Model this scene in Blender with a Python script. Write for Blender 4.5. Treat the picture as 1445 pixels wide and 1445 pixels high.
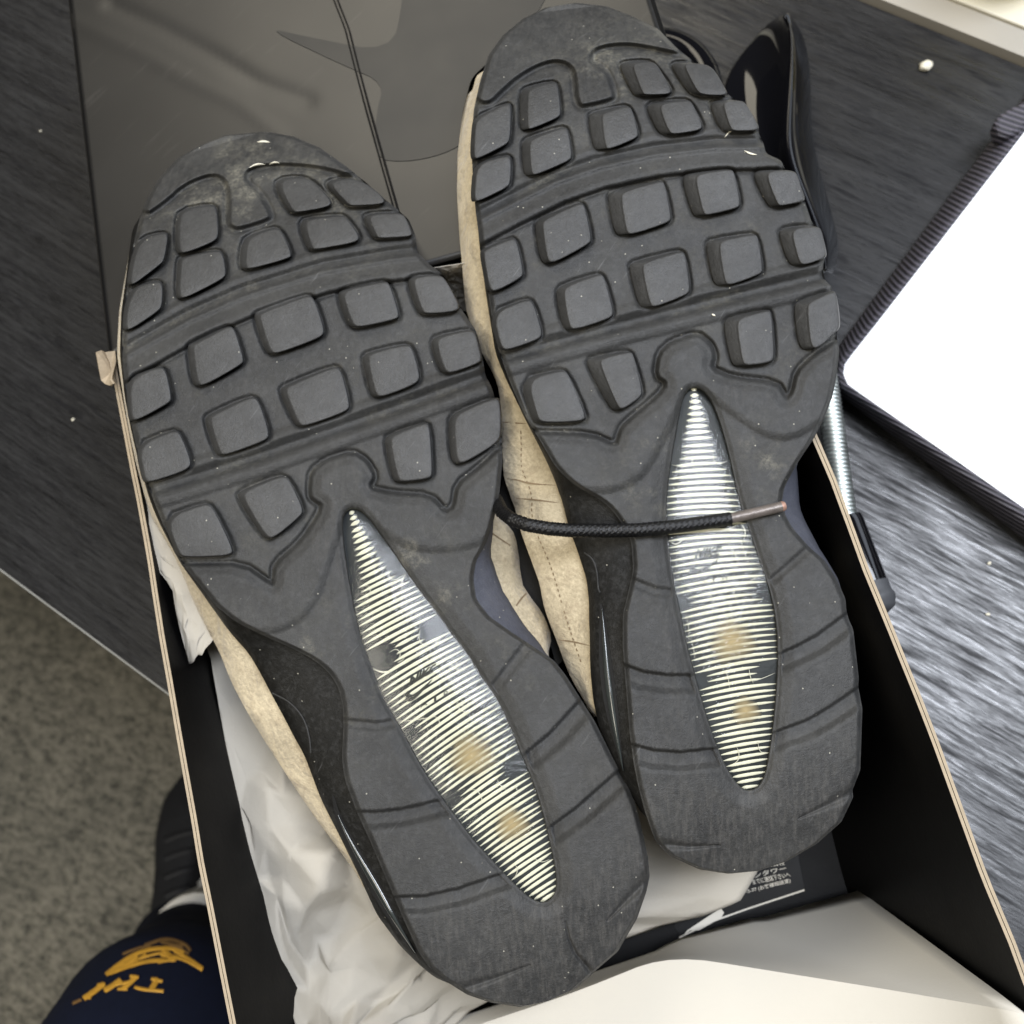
import bpy, bmesh, math, random
import numpy as np
from mathutils import Vector, Matrix
from mathutils.bvhtree import BVHTree

random.seed(7)
rng = np.random.RandomState(7)
for o in list(bpy.data.objects):
    bpy.data.objects.remove(o)
scene = bpy.context.scene
col = scene.collection

# ------------------------------------------------------------------ camera
# z = 0 is the desk top; x runs along the hinge of the shoe box, y towards the hinge
F = 1445.0
CZ = 0.515
CAM = np.array([0.0, 0.0, CZ])
_z = -np.array([(946 - 722.5) / F, -(1104 - 722.5) / F, -1.0]); _z /= np.linalg.norm(_z)
_y = np.array([(-650 - 722.5) / F, -(-3960 - 722.5) / F, -1.0]); _y /= np.linalg.norm(_y)
_y -= _y.dot(_z) * _z; _y /= np.linalg.norm(_y)
_x = np.cross(_y, _z)
W = np.stack([_x, _y, _z])
cd = bpy.data.cameras.new('camera')
cam = bpy.data.objects.new('camera', cd); col.objects.link(cam)
cam.matrix_world = Matrix.Translation(CAM) @ Matrix(W.tolist()).to_4x4()
cd.sensor_width = 36; cd.lens = 36; cd.clip_start = 0.01; cd.clip_end = 60
cd.dof.use_dof = True; cd.dof.focus_distance = 0.36; cd.dof.aperture_fstop = 14.0
scene.camera = cam
scene.render.resolution_x = 1024; scene.render.resolution_y = 1024

# ------------------------------------------------------------------ light (an office: ceiling panels, a window to the right)
wd = bpy.data.worlds.new("World"); scene.world = wd; wd.use_nodes = True
bg = wd.node_tree.nodes['Background']
bg.inputs[0].default_value = (1.0, 0.95, 0.86, 1); bg.inputs[1].default_value = 0.035

def area(name, loc, target, sx, sy, power, colr):
    l = bpy.data.lights.new(name, 'AREA'); l.shape = 'RECTANGLE'; l.size = sx; l.size_y = sy
    l.energy = power; l.color = colr
    o = bpy.data.objects.new(name, l); col.objects.link(o); o.location = loc
    o.rotation_euler = (Vector(target) - Vector(loc)).to_track_quat('-Z', 'Y').to_euler()
    return o
area('ceiling_panel_light', (0.86, 0.10, 2.1), (0.76, 0.10, 0), 0.62, 1.45, 76, (0.86, 0.905, 1.0))
area('far_ceiling_light', (0.0, 1.95, 2.1), (0.0, 0.25, 0), 1.1, 1.1, 26, (1.0, 0.92, 0.76))
area('left_ceiling_light', (-1.15, -0.35, 2.1), (-0.05, 0.1, 0), 0.8, 1.2, 36, (1.0, 0.93, 0.79))
area('window_light', (1.5, 0.7, 0.9), (0.1, 0.05, 0.05), 0.9, 0.8, 9, (0.80, 0.88, 1.0))

scene.view_settings.view_transform = 'Standard'
scene.view_settings.look = 'None'
scene.view_settings.exposure = -0.05
scene.view_settings.gamma = 1.0

# ------------------------------------------------------------------ projection helpers
def rays(px, py):
    px = np.asarray(px, float); py = np.asarray(py, float)
    c = np.stack([(px - 722.5) / F, -(py - 722.5) / F, -np.ones_like(px)], -1)
    return c @ W.T
def at(px, py, z):
    """the point of the plane z seen at photo pixel (px, py)"""
    d = rays(px, py); t = (np.asarray(z, float) - CZ) / d[..., 2]
    return CAM + d * t[..., None]
def proj(P):
    q = (np.asarray(P, float) - CAM) @ W
    return 722.5 + F * q[..., 0] / -q[..., 2], 722.5 - F * q[..., 1] / -q[..., 2]

def smooth(a, b, x):
    t = np.clip((x - a) / (b - a), 0, 1); return t * t * (3 - 2 * t)
def seg_dist(X, Y, pts, closed=False):
    pts = [tuple(p) for p in pts]
    n = len(pts); D = np.full(X.shape, 1e9); T = np.zeros(X.shape)
    tot = sum(math.dist(pts[i], pts[i + 1]) for i in range(n - 1)) or 1.0
    acc = 0
    for i in range(n if closed else n - 1):
        ax, ay = pts[i]; bx, by = pts[(i + 1) % n]
        dx, dy = bx - ax, by - ay; L2 = dx * dx + dy * dy + 1e-9
        t = np.clip(((X - ax) * dx + (Y - ay) * dy) / L2, 0, 1)
        d = np.hypot(X - ax - t * dx, Y - ay - t * dy)
        m = d < D
        D = np.where(m, d, D); T = np.where(m, (acc + t * math.sqrt(L2)) / tot, T)
        acc += math.sqrt(L2)
    return D, T
def inside(X, Y, pts):
    r = np.zeros(X.shape, bool); n = len(pts)
    for i in range(n):
        ax, ay = pts[i]; bx, by = pts[(i + 1) % n]
        c = ((ay > Y) != (by > Y)) & (X < (bx - ax) * (Y - ay) / (by - ay + 1e-12) + ax)
        r ^= c
    return r
def sdf(X, Y, pts):
    d, _ = seg_dist(X, Y, pts, True)
    return np.where(inside(X, Y, pts), -d, d)
def resample(pts, n, closed=True):
    p = np.array(list(pts) + ([pts[0]] if closed else []), float)
    s = np.r_[0, np.cumsum(np.linalg.norm(np.diff(p, axis=0), axis=1))]
    q = np.linspace(0, s[-1], n, endpoint=not closed)
    return np.stack([np.interp(q, s, p[:, i]) for i in range(p.shape[1])], -1)
def chaikin(p, n=2, closed=True, k=0.25):
    p = np.array(p, float)
    for _ in range(n):
        if closed:
            q = np.roll(p, -1, 0)
            p = np.stack([p * (1 - k) + q * k, p * k + q * (1 - k)], 1).reshape(-1, p.shape[1])
        else:
            q = np.stack([p[:-1] * (1 - k) + p[1:] * k, p[:-1] * k + p[1:] * (1 - k)], 1).reshape(-1, p.shape[1])
            p = np.vstack([p[:1], q, p[-1:]])
    return p
def smooth_closed(pts, n, sig=1.5):
    p = resample(pts, n)
    w = np.exp(-0.5 * (np.arange(-6, 7) / sig) ** 2); w /= w.sum()
    return sum(wi * np.roll(p, k, 0) for wi, k in zip(w, range(-6, 7)))

def vnoise(X, Y, s, seed=0):
    """smooth value noise in [0,1]"""
    r = np.random.RandomState(seed); T = r.rand(256, 256)
    x = X / s + 1000; y = Y / s + 1000
    xi = np.floor(x).astype(int); yi = np.floor(y).astype(int); fx = x - xi; fy = y - yi
    fx = fx * fx * (3 - 2 * fx); fy = fy * fy * (3 - 2 * fy)
    g = lambda a, b: T[a % 256, b % 256]
    return (g(xi, yi) * (1 - fx) + g(xi + 1, yi) * fx) * (1 - fy) + (g(xi, yi + 1) * (1 - fx) + g(xi + 1, yi + 1) * fx) * fy
def fbm(X, Y, s, seed=0, o=4):
    return sum(vnoise(X, Y, s / 2 ** i, seed + i) * 0.5 ** i for i in range(o)) / sum(0.5 ** i for i in range(o))

# ------------------------------------------------------------------ object helpers
def empty(name, loc, label, cat, group=None):
    o = bpy.data.objects.new(name, None); col.objects.link(o)
    o.location = loc; o.empty_display_size = 0.02
    tag(o, label, cat, group); return o
def tag(o, label=None, cat=None, group=None, kind=None):
    for k, v in (('label', label), ('category', cat), ('group', group), ('kind', kind)):
        if v: o[k] = v
    return o
def origin_of(o):
    l = Vector((0, 0, 0))
    while o is not None:
        l = l + Vector(o.location); o = o.parent
    return l
def mesh(name, V, Fc, mats, parent=None, smooth_sh=True, mi=None, cols=None, label=None):
    """V in world space; the mesh is stored relative to its parent"""
    V = np.asarray(V, float)
    off = np.array(origin_of(parent)) if parent else np.zeros(3)
    me = bpy.data.meshes.new(name)
    if parent is None:
        off = np.array([V[:, 0].mean(), V[:, 1].mean(), V[:, 2].min()])
    me.from_pydata((V - off).tolist(), [], [list(map(int, f)) for f in Fc]); me.update()
    if not isinstance(mats, (list, tuple)): mats = [mats]
    for m in mats: me.materials.append(m)
    if mi is not None: me.polygons.foreach_set('material_index', np.asarray(mi, np.int32))
    if smooth_sh: me.polygons.foreach_set('use_smooth', [True] * len(me.polygons))
    if cols is not None:
        a = me.color_attributes.new('dirt', 'FLOAT_COLOR', 'POINT')
        c = np.ones((len(V), 4), np.float32); c[:, :cols.shape[1]] = cols
        a.data.foreach_set('color', c.ravel())
    o = bpy.data.objects.new(name, me); col.objects.link(o)
    if parent: o.parent = parent
    else: o.location = off
    if label: o['label'] = label
    return o
def grid_faces(R, C, wrap=False):
    f = []
    for i in range(R - 1):
        for j in range(C if wrap else C - 1):
            k = (j + 1) % C
            f.append((i * C + j, (i + 1) * C + j, (i + 1) * C + k, i * C + k))
    return f
def fix_normals(o):
    bm = bmesh.new(); bm.from_mesh(o.data); bmesh.ops.recalc_face_normals(bm, faces=bm.faces[:]); bm.to_mesh(o.data); bm.free()
def autosmooth(o, deg=35):
    m = o.data
    bm = bmesh.new(); bm.from_mesh(m)
    for e in bm.edges:
        if len(e.link_faces) == 2 and e.calc_face_angle(0) > math.radians(deg): e.smooth = False
    bm.to_mesh(m); bm.free(); return o
def bevel(o, w, seg=2):
    b = o.modifiers.new('bevel', 'BEVEL'); b.width = w; b.segments = seg; b.limit_method = 'ANGLE'; b.angle_limit = math.radians(40); return o
def tube(name, P, r, mat, parent=None, n=12, radf=None, label=None, cap=True):
    P = np.asarray(P, float); N = len(P); r = np.broadcast_to(np.asarray(r, float), (N,))
    T = np.gradient(P, axis=0); T /= np.linalg.norm(T, axis=1)[:, None] + 1e-12
    up = np.array([0, 0, 1.0])
    V = []
    S = np.r_[0, np.cumsum(np.linalg.norm(np.diff(P, axis=0), axis=1))]
    for i in range(N):
        a = np.cross(T[i], up)
        if np.linalg.norm(a) < 1e-4: a = np.cross(T[i], [1, 0, 0])
        a /= np.linalg.norm(a); b = np.cross(a, T[i])
        for k in range(n):
            th = 2 * math.pi * k / n
            rr = r[i] * (radf(S[i], th) if radf else 1)
            V.append(P[i] + rr * (math.cos(th) * a + math.sin(th) * b))
    Fc = grid_faces(N, n, True)
    if cap:
        Fc += [tuple(range(n))[::-1], tuple((N - 1) * n + k for k in range(n))]
    o = mesh(name, V, Fc, mat, parent, label=label); fix_normals(o); autosmooth(o, 60); return o
def solid(name, poly_bot, poly_top, mats, parent=None, sm=False, label=None, mi=None):
    n = len(poly_bot); V = list(poly_bot) + list(poly_top)
    Fc = [tuple(range(n))[::-1], tuple(range(n, 2 * n))] + [(i, (i + 1) % n, n + (i + 1) % n, n + i) for i in range(n)]
    o = mesh(name, V, Fc, mats, parent, smooth_sh=sm, label=label, mi=mi); fix_normals(o); return o

# ------------------------------------------------------------------ materials
class NT:
    def __init__(s, name):
        s.m = bpy.data.materials.new(name); s.m.use_nodes = True
        s.t = s.m.node_tree; s.b = s.t.nodes['Principled BSDF']; s.out = s.t.nodes['Material Output']
    def n(s, typ, **kw):
        x = s.t.nodes.new(typ)
        for k, v in kw.items():
            if k.startswith('_'): setattr(x, k[1:], v)
            else: x.inputs[k.replace('__', ' ')].default_value = v
        return x
    def l(s, a, b): s.t.links.new(a, b)
    def noise(s, scale, detail=4, rough=0.55, vec=None, dist=0.0):
        x = s.n('ShaderNodeTexNoise'); x.inputs['Scale'].default_value = scale; x.inputs['Detail'].default_value = detail
        x.inputs['Roughness'].default_value = rough; x.inputs['Distortion'].default_value = dist
        if vec is not None: s.l(vec, x.inputs['Vector'])
        return x.outputs[0]
    def ramp(s, fac, stops):
        x = s.n('ShaderNodeValToRGB'); e = x.color_ramp.elements
        while len(e) < len(stops): e.new(0.5)
        for i, (p, c) in enumerate(stops):
            e[i].position = p; e[i].color = (c, c, c, 1) if not isinstance(c, tuple) else (*c, 1)
        s.l(fac, x.inputs[0]); return x.outputs[0]
    def mix(s, fac, a, b, typ='MIX'):
        x = s.n('ShaderNodeMix', _data_type='RGBA', _blend_type=typ)
        for sock, v in ((x.inputs[0], fac), (x.inputs[6], a), (x.inputs[7], b)):
            if hasattr(v, 'links'): s.l(v, sock)
            elif isinstance(v, (int, float)): sock.default_value = v
            else: sock.default_value = (*v, 1)
        return x.outputs[2]
    def math(s, op, a, b=None):
        x = s.n('ShaderNodeMath', _operation=op)
        for i, v in enumerate((a, b)):
            if v is None: continue
            if hasattr(v, 'links'): s.l(v, x.inputs[i])
            else: x.inputs[i].default_value = v
        return x.outputs[0]
    def pos(s, scale=(1, 1, 1), rot=(0, 0, 0), obj=False):
        if obj: c = s.n('ShaderNodeTexCoord').outputs['Object']
        else: c = s.n('ShaderNodeNewGeometry').outputs['Position']
        m = s.n('ShaderNodeMapping'); m.inputs['Rotation'].default_value = rot; s.l(c, m.inputs[0])
        k = s.n('ShaderNodeMapping'); k.inputs['Scale'].default_value = scale; s.l(m.outputs[0], k.inputs[0]); return k.outputs[0]
    def bump(s, h, strength=0.3, dist=0.001, prev=None):
        b = s.n('ShaderNodeBump'); b.inputs['Strength'].default_value = strength; b.inputs['Distance'].default_value = dist
        s.l(h, b.inputs['Height'])
        if prev is not None: s.l(prev, b.inputs['Normal'])
        s.l(b.outputs[0], s.b.inputs['Normal']); return b.outputs[0]
    def set(s, **kw):
        for k, v in kw.items():
            i = s.b.inputs[k.replace('__', ' ')]
            if hasattr(v, 'links'): s.l(v, i)
            elif isinstance(v, tuple): i.default_value = (*v, 1)
            else: i.default_value = v
        return s.m

def mat_plain(name, c, rough=0.5, var=0.15, scale=60, bump=0.0, bscale=900, spec=0.5, metal=0.0, bdist=0.0004):
    t = NT(name); p = t.pos(obj=True)
    f = t.noise(scale, 5, 0.6, p)
    a = tuple(x * (1 - var) for x in c); b = tuple(min(1, x * (1 + var)) for x in c)
    t.set(Base__Color=t.mix(f, a, b), Roughness=t.ramp(f, [(0.2, max(0, rough - 0.06)), (0.8, min(1, rough + 0.06))]), Metallic=metal)
    t.b.inputs['Specular IOR Level'].default_value = spec
    if bump: t.bump(t.noise(bscale, 3, 0.6, p), bump, bdist)
    return t.m

def mat_rubber(name, dark, light, dusty=True, rough=0.58, spec=0.42):
    t = NT(name); p = t.pos(obj=True)
    big = t.noise(26, 5, 0.62, p); fine = t.noise(420, 4, 0.7, p); mid = t.noise(95, 6, 0.7, p)
    c = t.mix(t.ramp(big, [(0.35, 0.0), (0.68, 1.0)]), dark, light)
    c = t.mix(t.ramp(fine, [(0.48, 0.0), (0.78, 0.26)]), c, (0.10, 0.10, 0.10))
    c = t.mix(t.ramp(t.noise(260, 5, 0.75, p), [(0.35, 0.18), (0.55, 0.0)]), c, (0.014, 0.014, 0.015))
    if dusty:
        at_ = t.n('ShaderNodeAttribute', _attribute_name='dirt')
        sep = t.n('ShaderNodeSeparateColor'); t.l(at_.outputs['Color'], sep.inputs[0])
        m = t.math('MULTIPLY', t.math('MULTIPLY', sep.outputs[0], t.ramp(mid, [(0.42, 0.05), (0.66, 1.0)])), t.ramp(t.noise(620, 5, 0.8, p), [(0.40, 0.12), (0.62, 1.0)]))
        c = t.mix(m, c, (0.20, 0.188, 0.148))
        st_ = t.noise(1.0, 4, 0.7, t.pos((700, 95, 300), (0, 0, 0.25), True))
        c = t.mix(t.math('MULTIPLY', sep.outputs[1], t.ramp(st_, [(0.45, 0.0), (0.70, 0.5)])), c, (0.095, 0.09, 0.082))
    # small scattered grains of dust
    v = t.n('ShaderNodeTexVoronoi'); v.inputs['Scale'].default_value = 560; t.l(p, v.inputs['Vector'])
    sc = t.n('ShaderNodeSeparateColor'); t.l(v.outputs['Color'], sc.inputs[0])
    g = t.math('MULTIPLY', t.math('LESS_THAN', v.outputs['Distance'], 0.15), t.math('GREATER_THAN', sc.outputs[0], 0.965))
    c = t.mix(t.math('MULTIPLY', g, 0.75), c, (0.42, 0.40, 0.33))
    # fine scratches
    s1 = t.noise(1.0, 2, 0.5, t.pos((900, 60, 60), (0, 0, 0.9), True))
    c = t.mix(t.ramp(s1, [(0.70, 0.0), (0.80, 0.22)]), c, (0.2, 0.2, 0.2))
    t.set(Base__Color=c, Roughness=t.ramp(mid, [(0.3, rough - 0.08), (0.7, rough + 0.12)]))
    t.b.inputs['Specular IOR Level'].default_value = spec
    b1 = t.bump(t.noise(1100, 4, 0.75, p), 0.75, 0.0004)
    t.bump(t.noise(240, 4, 0.65, p), 0.4, 0.0007, b1)
    return t.m

M = {}
M['rubber'] = mat_rubber('outsole_rubber', (0.023, 0.023, 0.0226), (0.040, 0.040, 0.0388), spec=0.34, rough=0.52)
M['lug'] = mat_rubber('tread_rubber', (0.037, 0.037, 0.0365), (0.053, 0.053, 0.052), dusty=False, rough=0.46, spec=0.42)
M['foam'] = mat_rubber('midsole_foam', (0.005, 0.005, 0.0045), (0.013, 0.0125, 0.011), dusty=False, rough=0.5, spec=0.22)
M['foam_blue'] = mat_rubber('midsole_side_rubber', (0.055, 0.058, 0.075), (0.080, 0.083, 0.10), dusty=False, rough=0.7)
M['gloss_black'] = mat_plain('gloss_black_plastic', (0.004, 0.004, 0.005), 0.06, 0.2, 30, spec=0.36)
M['bed'] = mat_plain('window_bed', (0.028, 0.031, 0.034), 0.4, 0.6, 90, 0.3, 160, bdist=0.001, spec=0.12)
M['bubble'] = mat_plain('smoked_bubble', (0.035, 0.04, 0.038), 0.1, 0.3, 60, spec=0.6)
M['print'] = mat_plain('printed_mark', (0.035, 0.036, 0.032), 0.5, 0.6, 500, spec=.2)

def mat_suede():
    t = NT('suede'); p = t.pos(obj=True)
    a = t.noise(22, 5, 0.6, p); f = t.noise(700, 4, 0.7, p); m = t.noise(150, 5, 0.7, p)
    c = t.mix(t.ramp(a, [(0.3, 0.0), (0.7, 1.0)]), (0.31, 0.255, 0.168), (0.57, 0.485, 0.335))
    c = t.mix(t.ramp(f, [(0.35, 0.0), (0.7, 0.55)]), c, (0.70, 0.60, 0.41))
    c = t.mix(t.ramp(m, [(0.50, 0.0), (0.70, 0.5)]), c, (0.24, 0.18, 0.115))
    t.set(Base__Color=c, Roughness=0.95); t.b.inputs['Specular IOR Level'].default_value = 0.15
    t.b.inputs['Sheen Weight'].default_value = 0.3
    b = t.bump(f, 0.8, 0.0006); b = t.bump(m, 0.5, 0.0018, b); t.bump(t.noise(48, 3, 0.5, p, 0.8), 0.7, 0.006, b); return t.m
M['suede'] = mat_suede()

def mat_rib():
    t = NT('cream_rib'); p = t.pos(obj=True)
    at_ = t.n('ShaderNodeAttribute', _attribute_name='dirt')
    f = t.noise(300, 3, 0.6, p)
    c = t.mix(f, (0.62, 0.605, 0.485), (0.76, 0.745, 0.62))
    sep = t.n('ShaderNodeSeparateColor'); t.l(at_.outputs['Color'], sep.inputs[0])
    c = t.mix(sep.outputs[0], c, (0.30, 0.235, 0.125))
    t.set(Base__Color=c, Roughness=0.55); t.b.inputs['Specular IOR Level'].default_value = 0.2; return t.m
M['rib'] = mat_rib()

def mat_clear():
    t = NT('clear_plastic'); nt = t.t
    nt.nodes.remove(t.b)
    p = t.pos(obj=True)
    tr = t.n('ShaderNodeBsdfTransparent'); tr.inputs[0].default_value = (0.93, 0.93, 0.90, 1)
    gl = t.n('ShaderNodeBsdfGlossy'); gl.inputs['Roughness'].default_value = 0.11; gl.inputs[0].default_value = (1, 1, 1, 1)
    fr = t.n('ShaderNodeFresnel'); fr.inputs[0].default_value = 1.5
    mx = t.n('ShaderNodeMixShader')
    b = t.n('ShaderNodeBump'); b.inputs['Strength'].default_value = 0.30; b.inputs['Distance'].default_value = 0.0010
    h = t.math('ADD', t.noise(110, 4, 0.6, p, 0.6), t.math('MULTIPLY', t.noise(600, 3, 0.7, p), 0.25))
    nt.links.new(h, b.inputs['Height']); nt.links.new(b.outputs[0], gl.inputs['Normal']); nt.links.new(b.outputs[0], fr.inputs['Normal'])
    nt.links.new(t.math('MULTIPLY', fr.outputs[0], 0.36), mx.inputs[0]); nt.links.new(tr.outputs[0], mx.inputs[1]); nt.links.new(gl.outputs[0], mx.inputs[2])
    nt.links.new(mx.outputs[0], t.out.inputs[0]); return t.m
M['clear'] = mat_clear()

def mat_desk():
    t = NT('desk_laminate')
    ang = GRAIN
    p = t.pos((3.2, 85, 1), (0, 0, -ang)); p2 = t.pos((13, 290, 1), (0, 0, -ang)); p3 = t.pos((6, 34, 1), (0, 0, -ang))
    a = t.noise(1.5, 6, 0.62, p, 0.25); b = t.noise(2.0, 6, 0.74, p2, 0.12); c3 = t.noise(1.0, 4, 0.6, p3, 0.7)
    d4 = t.noise(1.3, 6, 0.74, t.pos((22, 190, 1), (0, 0, -ang)), 0.35)
    g5 = t.noise(1.0, 3, 0.8, t.pos((90, 900, 1), (0, 0, -ang)), 0.0)
    c = t.mix(t.ramp(a, [(0.38, 0.0), (0.62, 1.0)]), (0.0035, 0.0035, 0.004), (0.016, 0.016, 0.0165))
    c = t.mix(t.ramp(b, [(0.45, 0.0), (0.68, 0.55)]), c, (0.040, 0.040, 0.040))
    c = t.mix(t.ramp(d4, [(0.50, 0.0), (0.62, 0.75)]), c, (0.006, 0.006, 0.007))
    c = t.mix(t.ramp(c3, [(0.55, 0.0), (0.72, 0.5)]), c, (0.006, 0.006, 0.007))
    c = t.mix(t.ramp(g5, [(0.45, 0.0), (0.7, 0.55)]), c, (0.040, 0.040, 0.041))
    pores = t.math('ADD', t.ramp(b, [(0.35, 0.0), (0.6, 1.0)]), t.ramp(d4, [(0.48, 1.3), (0.62, 0.0)]))
    t.set(Base__Color=c, Roughness=t.ramp(t.math('MULTIPLY', t.math('ADD', b, d4), 0.5), [(0.38, 0.22), (0.62, 0.42)]))
    sp_ = t.n('ShaderNodeMath', _operation='MULTIPLY')
    t.l(t.ramp(t.math('MULTIPLY', t.math('ADD', b, d4), 0.5), [(0.42, 0.85), (0.58, 0.16)]), sp_.inputs[0]); t.l(t.ramp(g5, [(0.3, 1.0), (0.65, 0.65)]), sp_.inputs[1]); t.l(sp_.outputs[0], t.b.inputs['Specular IOR Level'])
    t.bump(pores, 0.14, 0.0003)
    return t.m

def mat_carpet():
    t = NT('carpet_pile'); p = t.pos()
    a = t.noise(60, 5, 0.7, t.pos((1, 1.9, 1), (0, 0, 0.7))); b = t.noise(220, 3, 0.7, p); c0 = t.noise(9, 3, 0.5, p)
    c = t.mix(t.ramp(a, [(0.38, 0.0), (0.62, 1.0)]), (0.058, 0.056, 0.047), (0.235, 0.215, 0.172))
    c = t.mix(t.ramp(b, [(0.4, 0.0), (0.7, 0.6)]), c, (0.32, 0.30, 0.23))
    c = t.mix(t.ramp(c0, [(0.45, 0.0), (0.7, 0.4)]), c, (0.070, 0.070, 0.060))
    t.set(Base__Color=c, Roughness=0.95); t.b.inputs['Specular IOR Level'].default_value = 0.1
    t.bump(t.math('ADD', a, b), 0.8, 0.006); return t.m

M['card_black'] = mat_plain('black_coated_card', (0.0022, 0.0022, 0.0025), 0.5, 0.4, 45, 0.15, 500, spec=0.10)
M['kraft'] = mat_plain('kraft_core', (0.35, 0.285, 0.20), 0.85, 0.25, 300, 0.5, 800)
M['card_white'] = mat_plain('white_card', (0.56, 0.535, 0.475), 0.7, 0.05, 12, 0.12, 700, spec=0.25)
M['tissue'] = mat_plain('tissue_paper', (0.41, 0.385, 0.335), 0.75, 0.07, 30, 0.5, 260, spec=0.2)
def mat_lid():
    t = NT('lid_gloss_card'); p = t.pos(obj=True)
    a = t.noise(9, 4, 0.5, p); s = t.noise(1.0, 3, 0.6, t.pos((30, 260, 1), (0, 0, -0.5), True))
    c = t.mix(a, (0.012, 0.0115, 0.0105), (0.020, 0.019, 0.0175))
    c = t.mix(t.ramp(s, [(0.62, 0.0), (0.78, 0.25)]), c, (0.07, 0.065, 0.06))
    t.set(Base__Color=c, Roughness=t.ramp(a, [(0.3, 0.30), (0.7, 0.40)])); t.b.inputs['Specular IOR Level'].default_value = 0.42
    t.bump(t.noise(5, 3, 0.5, p), 0.15, 0.004); return t.m
M['lid'] = mat_lid()
M['lid_print'] = mat_plain('lid_tonal_print', (0.0125, 0.0128, 0.0132), 0.39, 0.15, 15, spec=0.36)
M['lace'] = mat_plain('braided_lace', (0.0035, 0.0035, 0.004), 0.4, 0.4, 400, 0.6, 2200, spec=0.4)
M['aglet'] = mat_plain('worn_metal', (0.16, 0.137, 0.122), 0.42, 0.5, 300, 0.5, 700, metal=0.35)
M['copper'] = mat_plain('bare_end', (0.34, 0.20, 0.15), 0.45, 0.3, 300, metal=0.3)
M['white'] = mat_plain('white_board', (0.86, 0.86, 0.85), 0.5, 0.01, 10)
def mat_twill():
    t = NT('black_twill'); p = t.pos(obj=True)
    w = t.n('ShaderNodeTexWave', _wave_type='BANDS', _bands_direction='DIAGONAL'); w.inputs['Scale'].default_value = 150
    t.l(p, w.inputs['Vector'])
    t.set(Base__Color=t.mix(w.outputs[1], (0.010, 0.010, 0.014), (0.085, 0.078, 0.098)), Roughness=0.6)
    t.bump(w.outputs[1], 0.6, 0.0012); return t.m
M['twill'] = mat_twill()
M['steel'] = mat_plain('spring_steel', (0.80, 0.84, 0.81), 0.42, 0.1, 100, metal=1.0)
M['cream'] = mat_plain('cream_laminate', (0.66, 0.62, 0.50), 0.5, 0.05, 8)
M['cream_edge'] = mat_plain('cream_edge_band', (0.34, 0.315, 0.27), 0.5, 0.05, 20)
M['yellow'] = mat_plain('yellow_glaze', (0.62, 0.52, 0.06), 0.3, 0.1, 20)
M['crumb'] = mat_plain('crumb', (0.72, 0.68, 0.55), 0.8, 0.2, 900, 0.5, 1500)
M['navy'] = mat_plain('navy_cotton', (0.004, 0.006, 0.016), 0.9, 0.3, 200, 0.4, 900, spec=0.15)
M['gold'] = mat_plain('gold_thread', (0.50, 0.26, 0.025), 0.6, 0.45, 250, 0.8, 600)
M['gold_dark'] = mat_plain('gold_thread_dark', (0.16, 0.085, 0.022), 0.7, 0.4, 250, 0.8, 600)
M['sock'] = mat_plain('white_sock', (0.62, 0.59, 0.52), 0.9, 0.1, 200, 0.4, 700)
M['shoe_black'] = mat_plain('black_mesh', (0.006, 0.006, 0.007), 0.7, 0.6, 60, 0.8, 150)
M['shoe_sole'] = mat_plain('grey_green_sole', (0.16, 0.16, 0.125), 0.7, 0.2, 40)
M['white_print'] = mat_plain('white_print', (0.55, 0.52, 0.45), 0.6, 0.1, 200)
M['edge_light'] = mat_plain('desk_edge_band', (0.24, 0.24, 0.225), 0.5, 0.2, 80)
M['thread'] = mat_plain('stitch_thread', (0.20, 0.145, 0.085), 0.8, 0.3, 300)
M['lining'] = mat_plain('black_lining', (0.006, 0.006, 0.006), 0.85, 0.5, 200, 0.8, 600)

# ================================================================== setting
e0 = at(0, 805, 0.0); e1 = at(231, 976, 0.0)
ed = (e1 - e0)[:2]; ed /= np.linalg.norm(ed); GRAIN = math.atan2(ed[1], ed[0])
en = np.array([-ed[1], ed[0]])                      # into the desk
if (at(700, 300, 0.0)[:2] - e0[:2]).dot(en) < 0: en = -en
b0 = at(1210, 0, 0.0); b1 = at(1445, 95, 0.0)
M['desk'] = mat_desk(); M['carpet'] = mat_carpet()
depth = (b0[:2] - e0[:2]).dot(en)
def dpt(a, d, z): q = e0[:2] + ed * a + en * d; return (q[0], q[1], z)
A0, A1 = -1.0, 1.6
desk = solid('desk_top', [dpt(A0, 0.0008, -0.028), dpt(A1, 0.0008, -0.028), dpt(A1, depth, -0.028), dpt(A0, depth, -0.028)],
             [dpt(A0, 0.0008, 0), dpt(A1, 0.0008, 0), dpt(A1, depth, 0), dpt(A0, depth, 0)], M['desk'])
tag(desk, 'dark wood grain desk top under the open shoe box', 'desk')
band = solid('edge_band', [dpt(A0, 0, -0.028), dpt(A1, 0, -0.028), dpt(A1, 0.0008, -0.028), dpt(A0, 0.0008, -0.028)],
             [dpt(A0, 0, 0.0), dpt(A1, 0, 0.0), dpt(A1, 0.0008, 0.0), dpt(A0, 0.0008, 0.0)], M['edge_light'])
bo = band; bo.parent = desk; bo.location = Vector(bo.location) - Vector(desk.location)
fl = mesh('floor', [(-3, -3, -0.72), (3, -3, -0.72), (3, 3, -0.72), (-3, 3, -0.72)], [(0, 1, 2, 3)], M['carpet']); tag(fl, kind='structure', label='grey green loop pile carpet below the desk')

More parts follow.
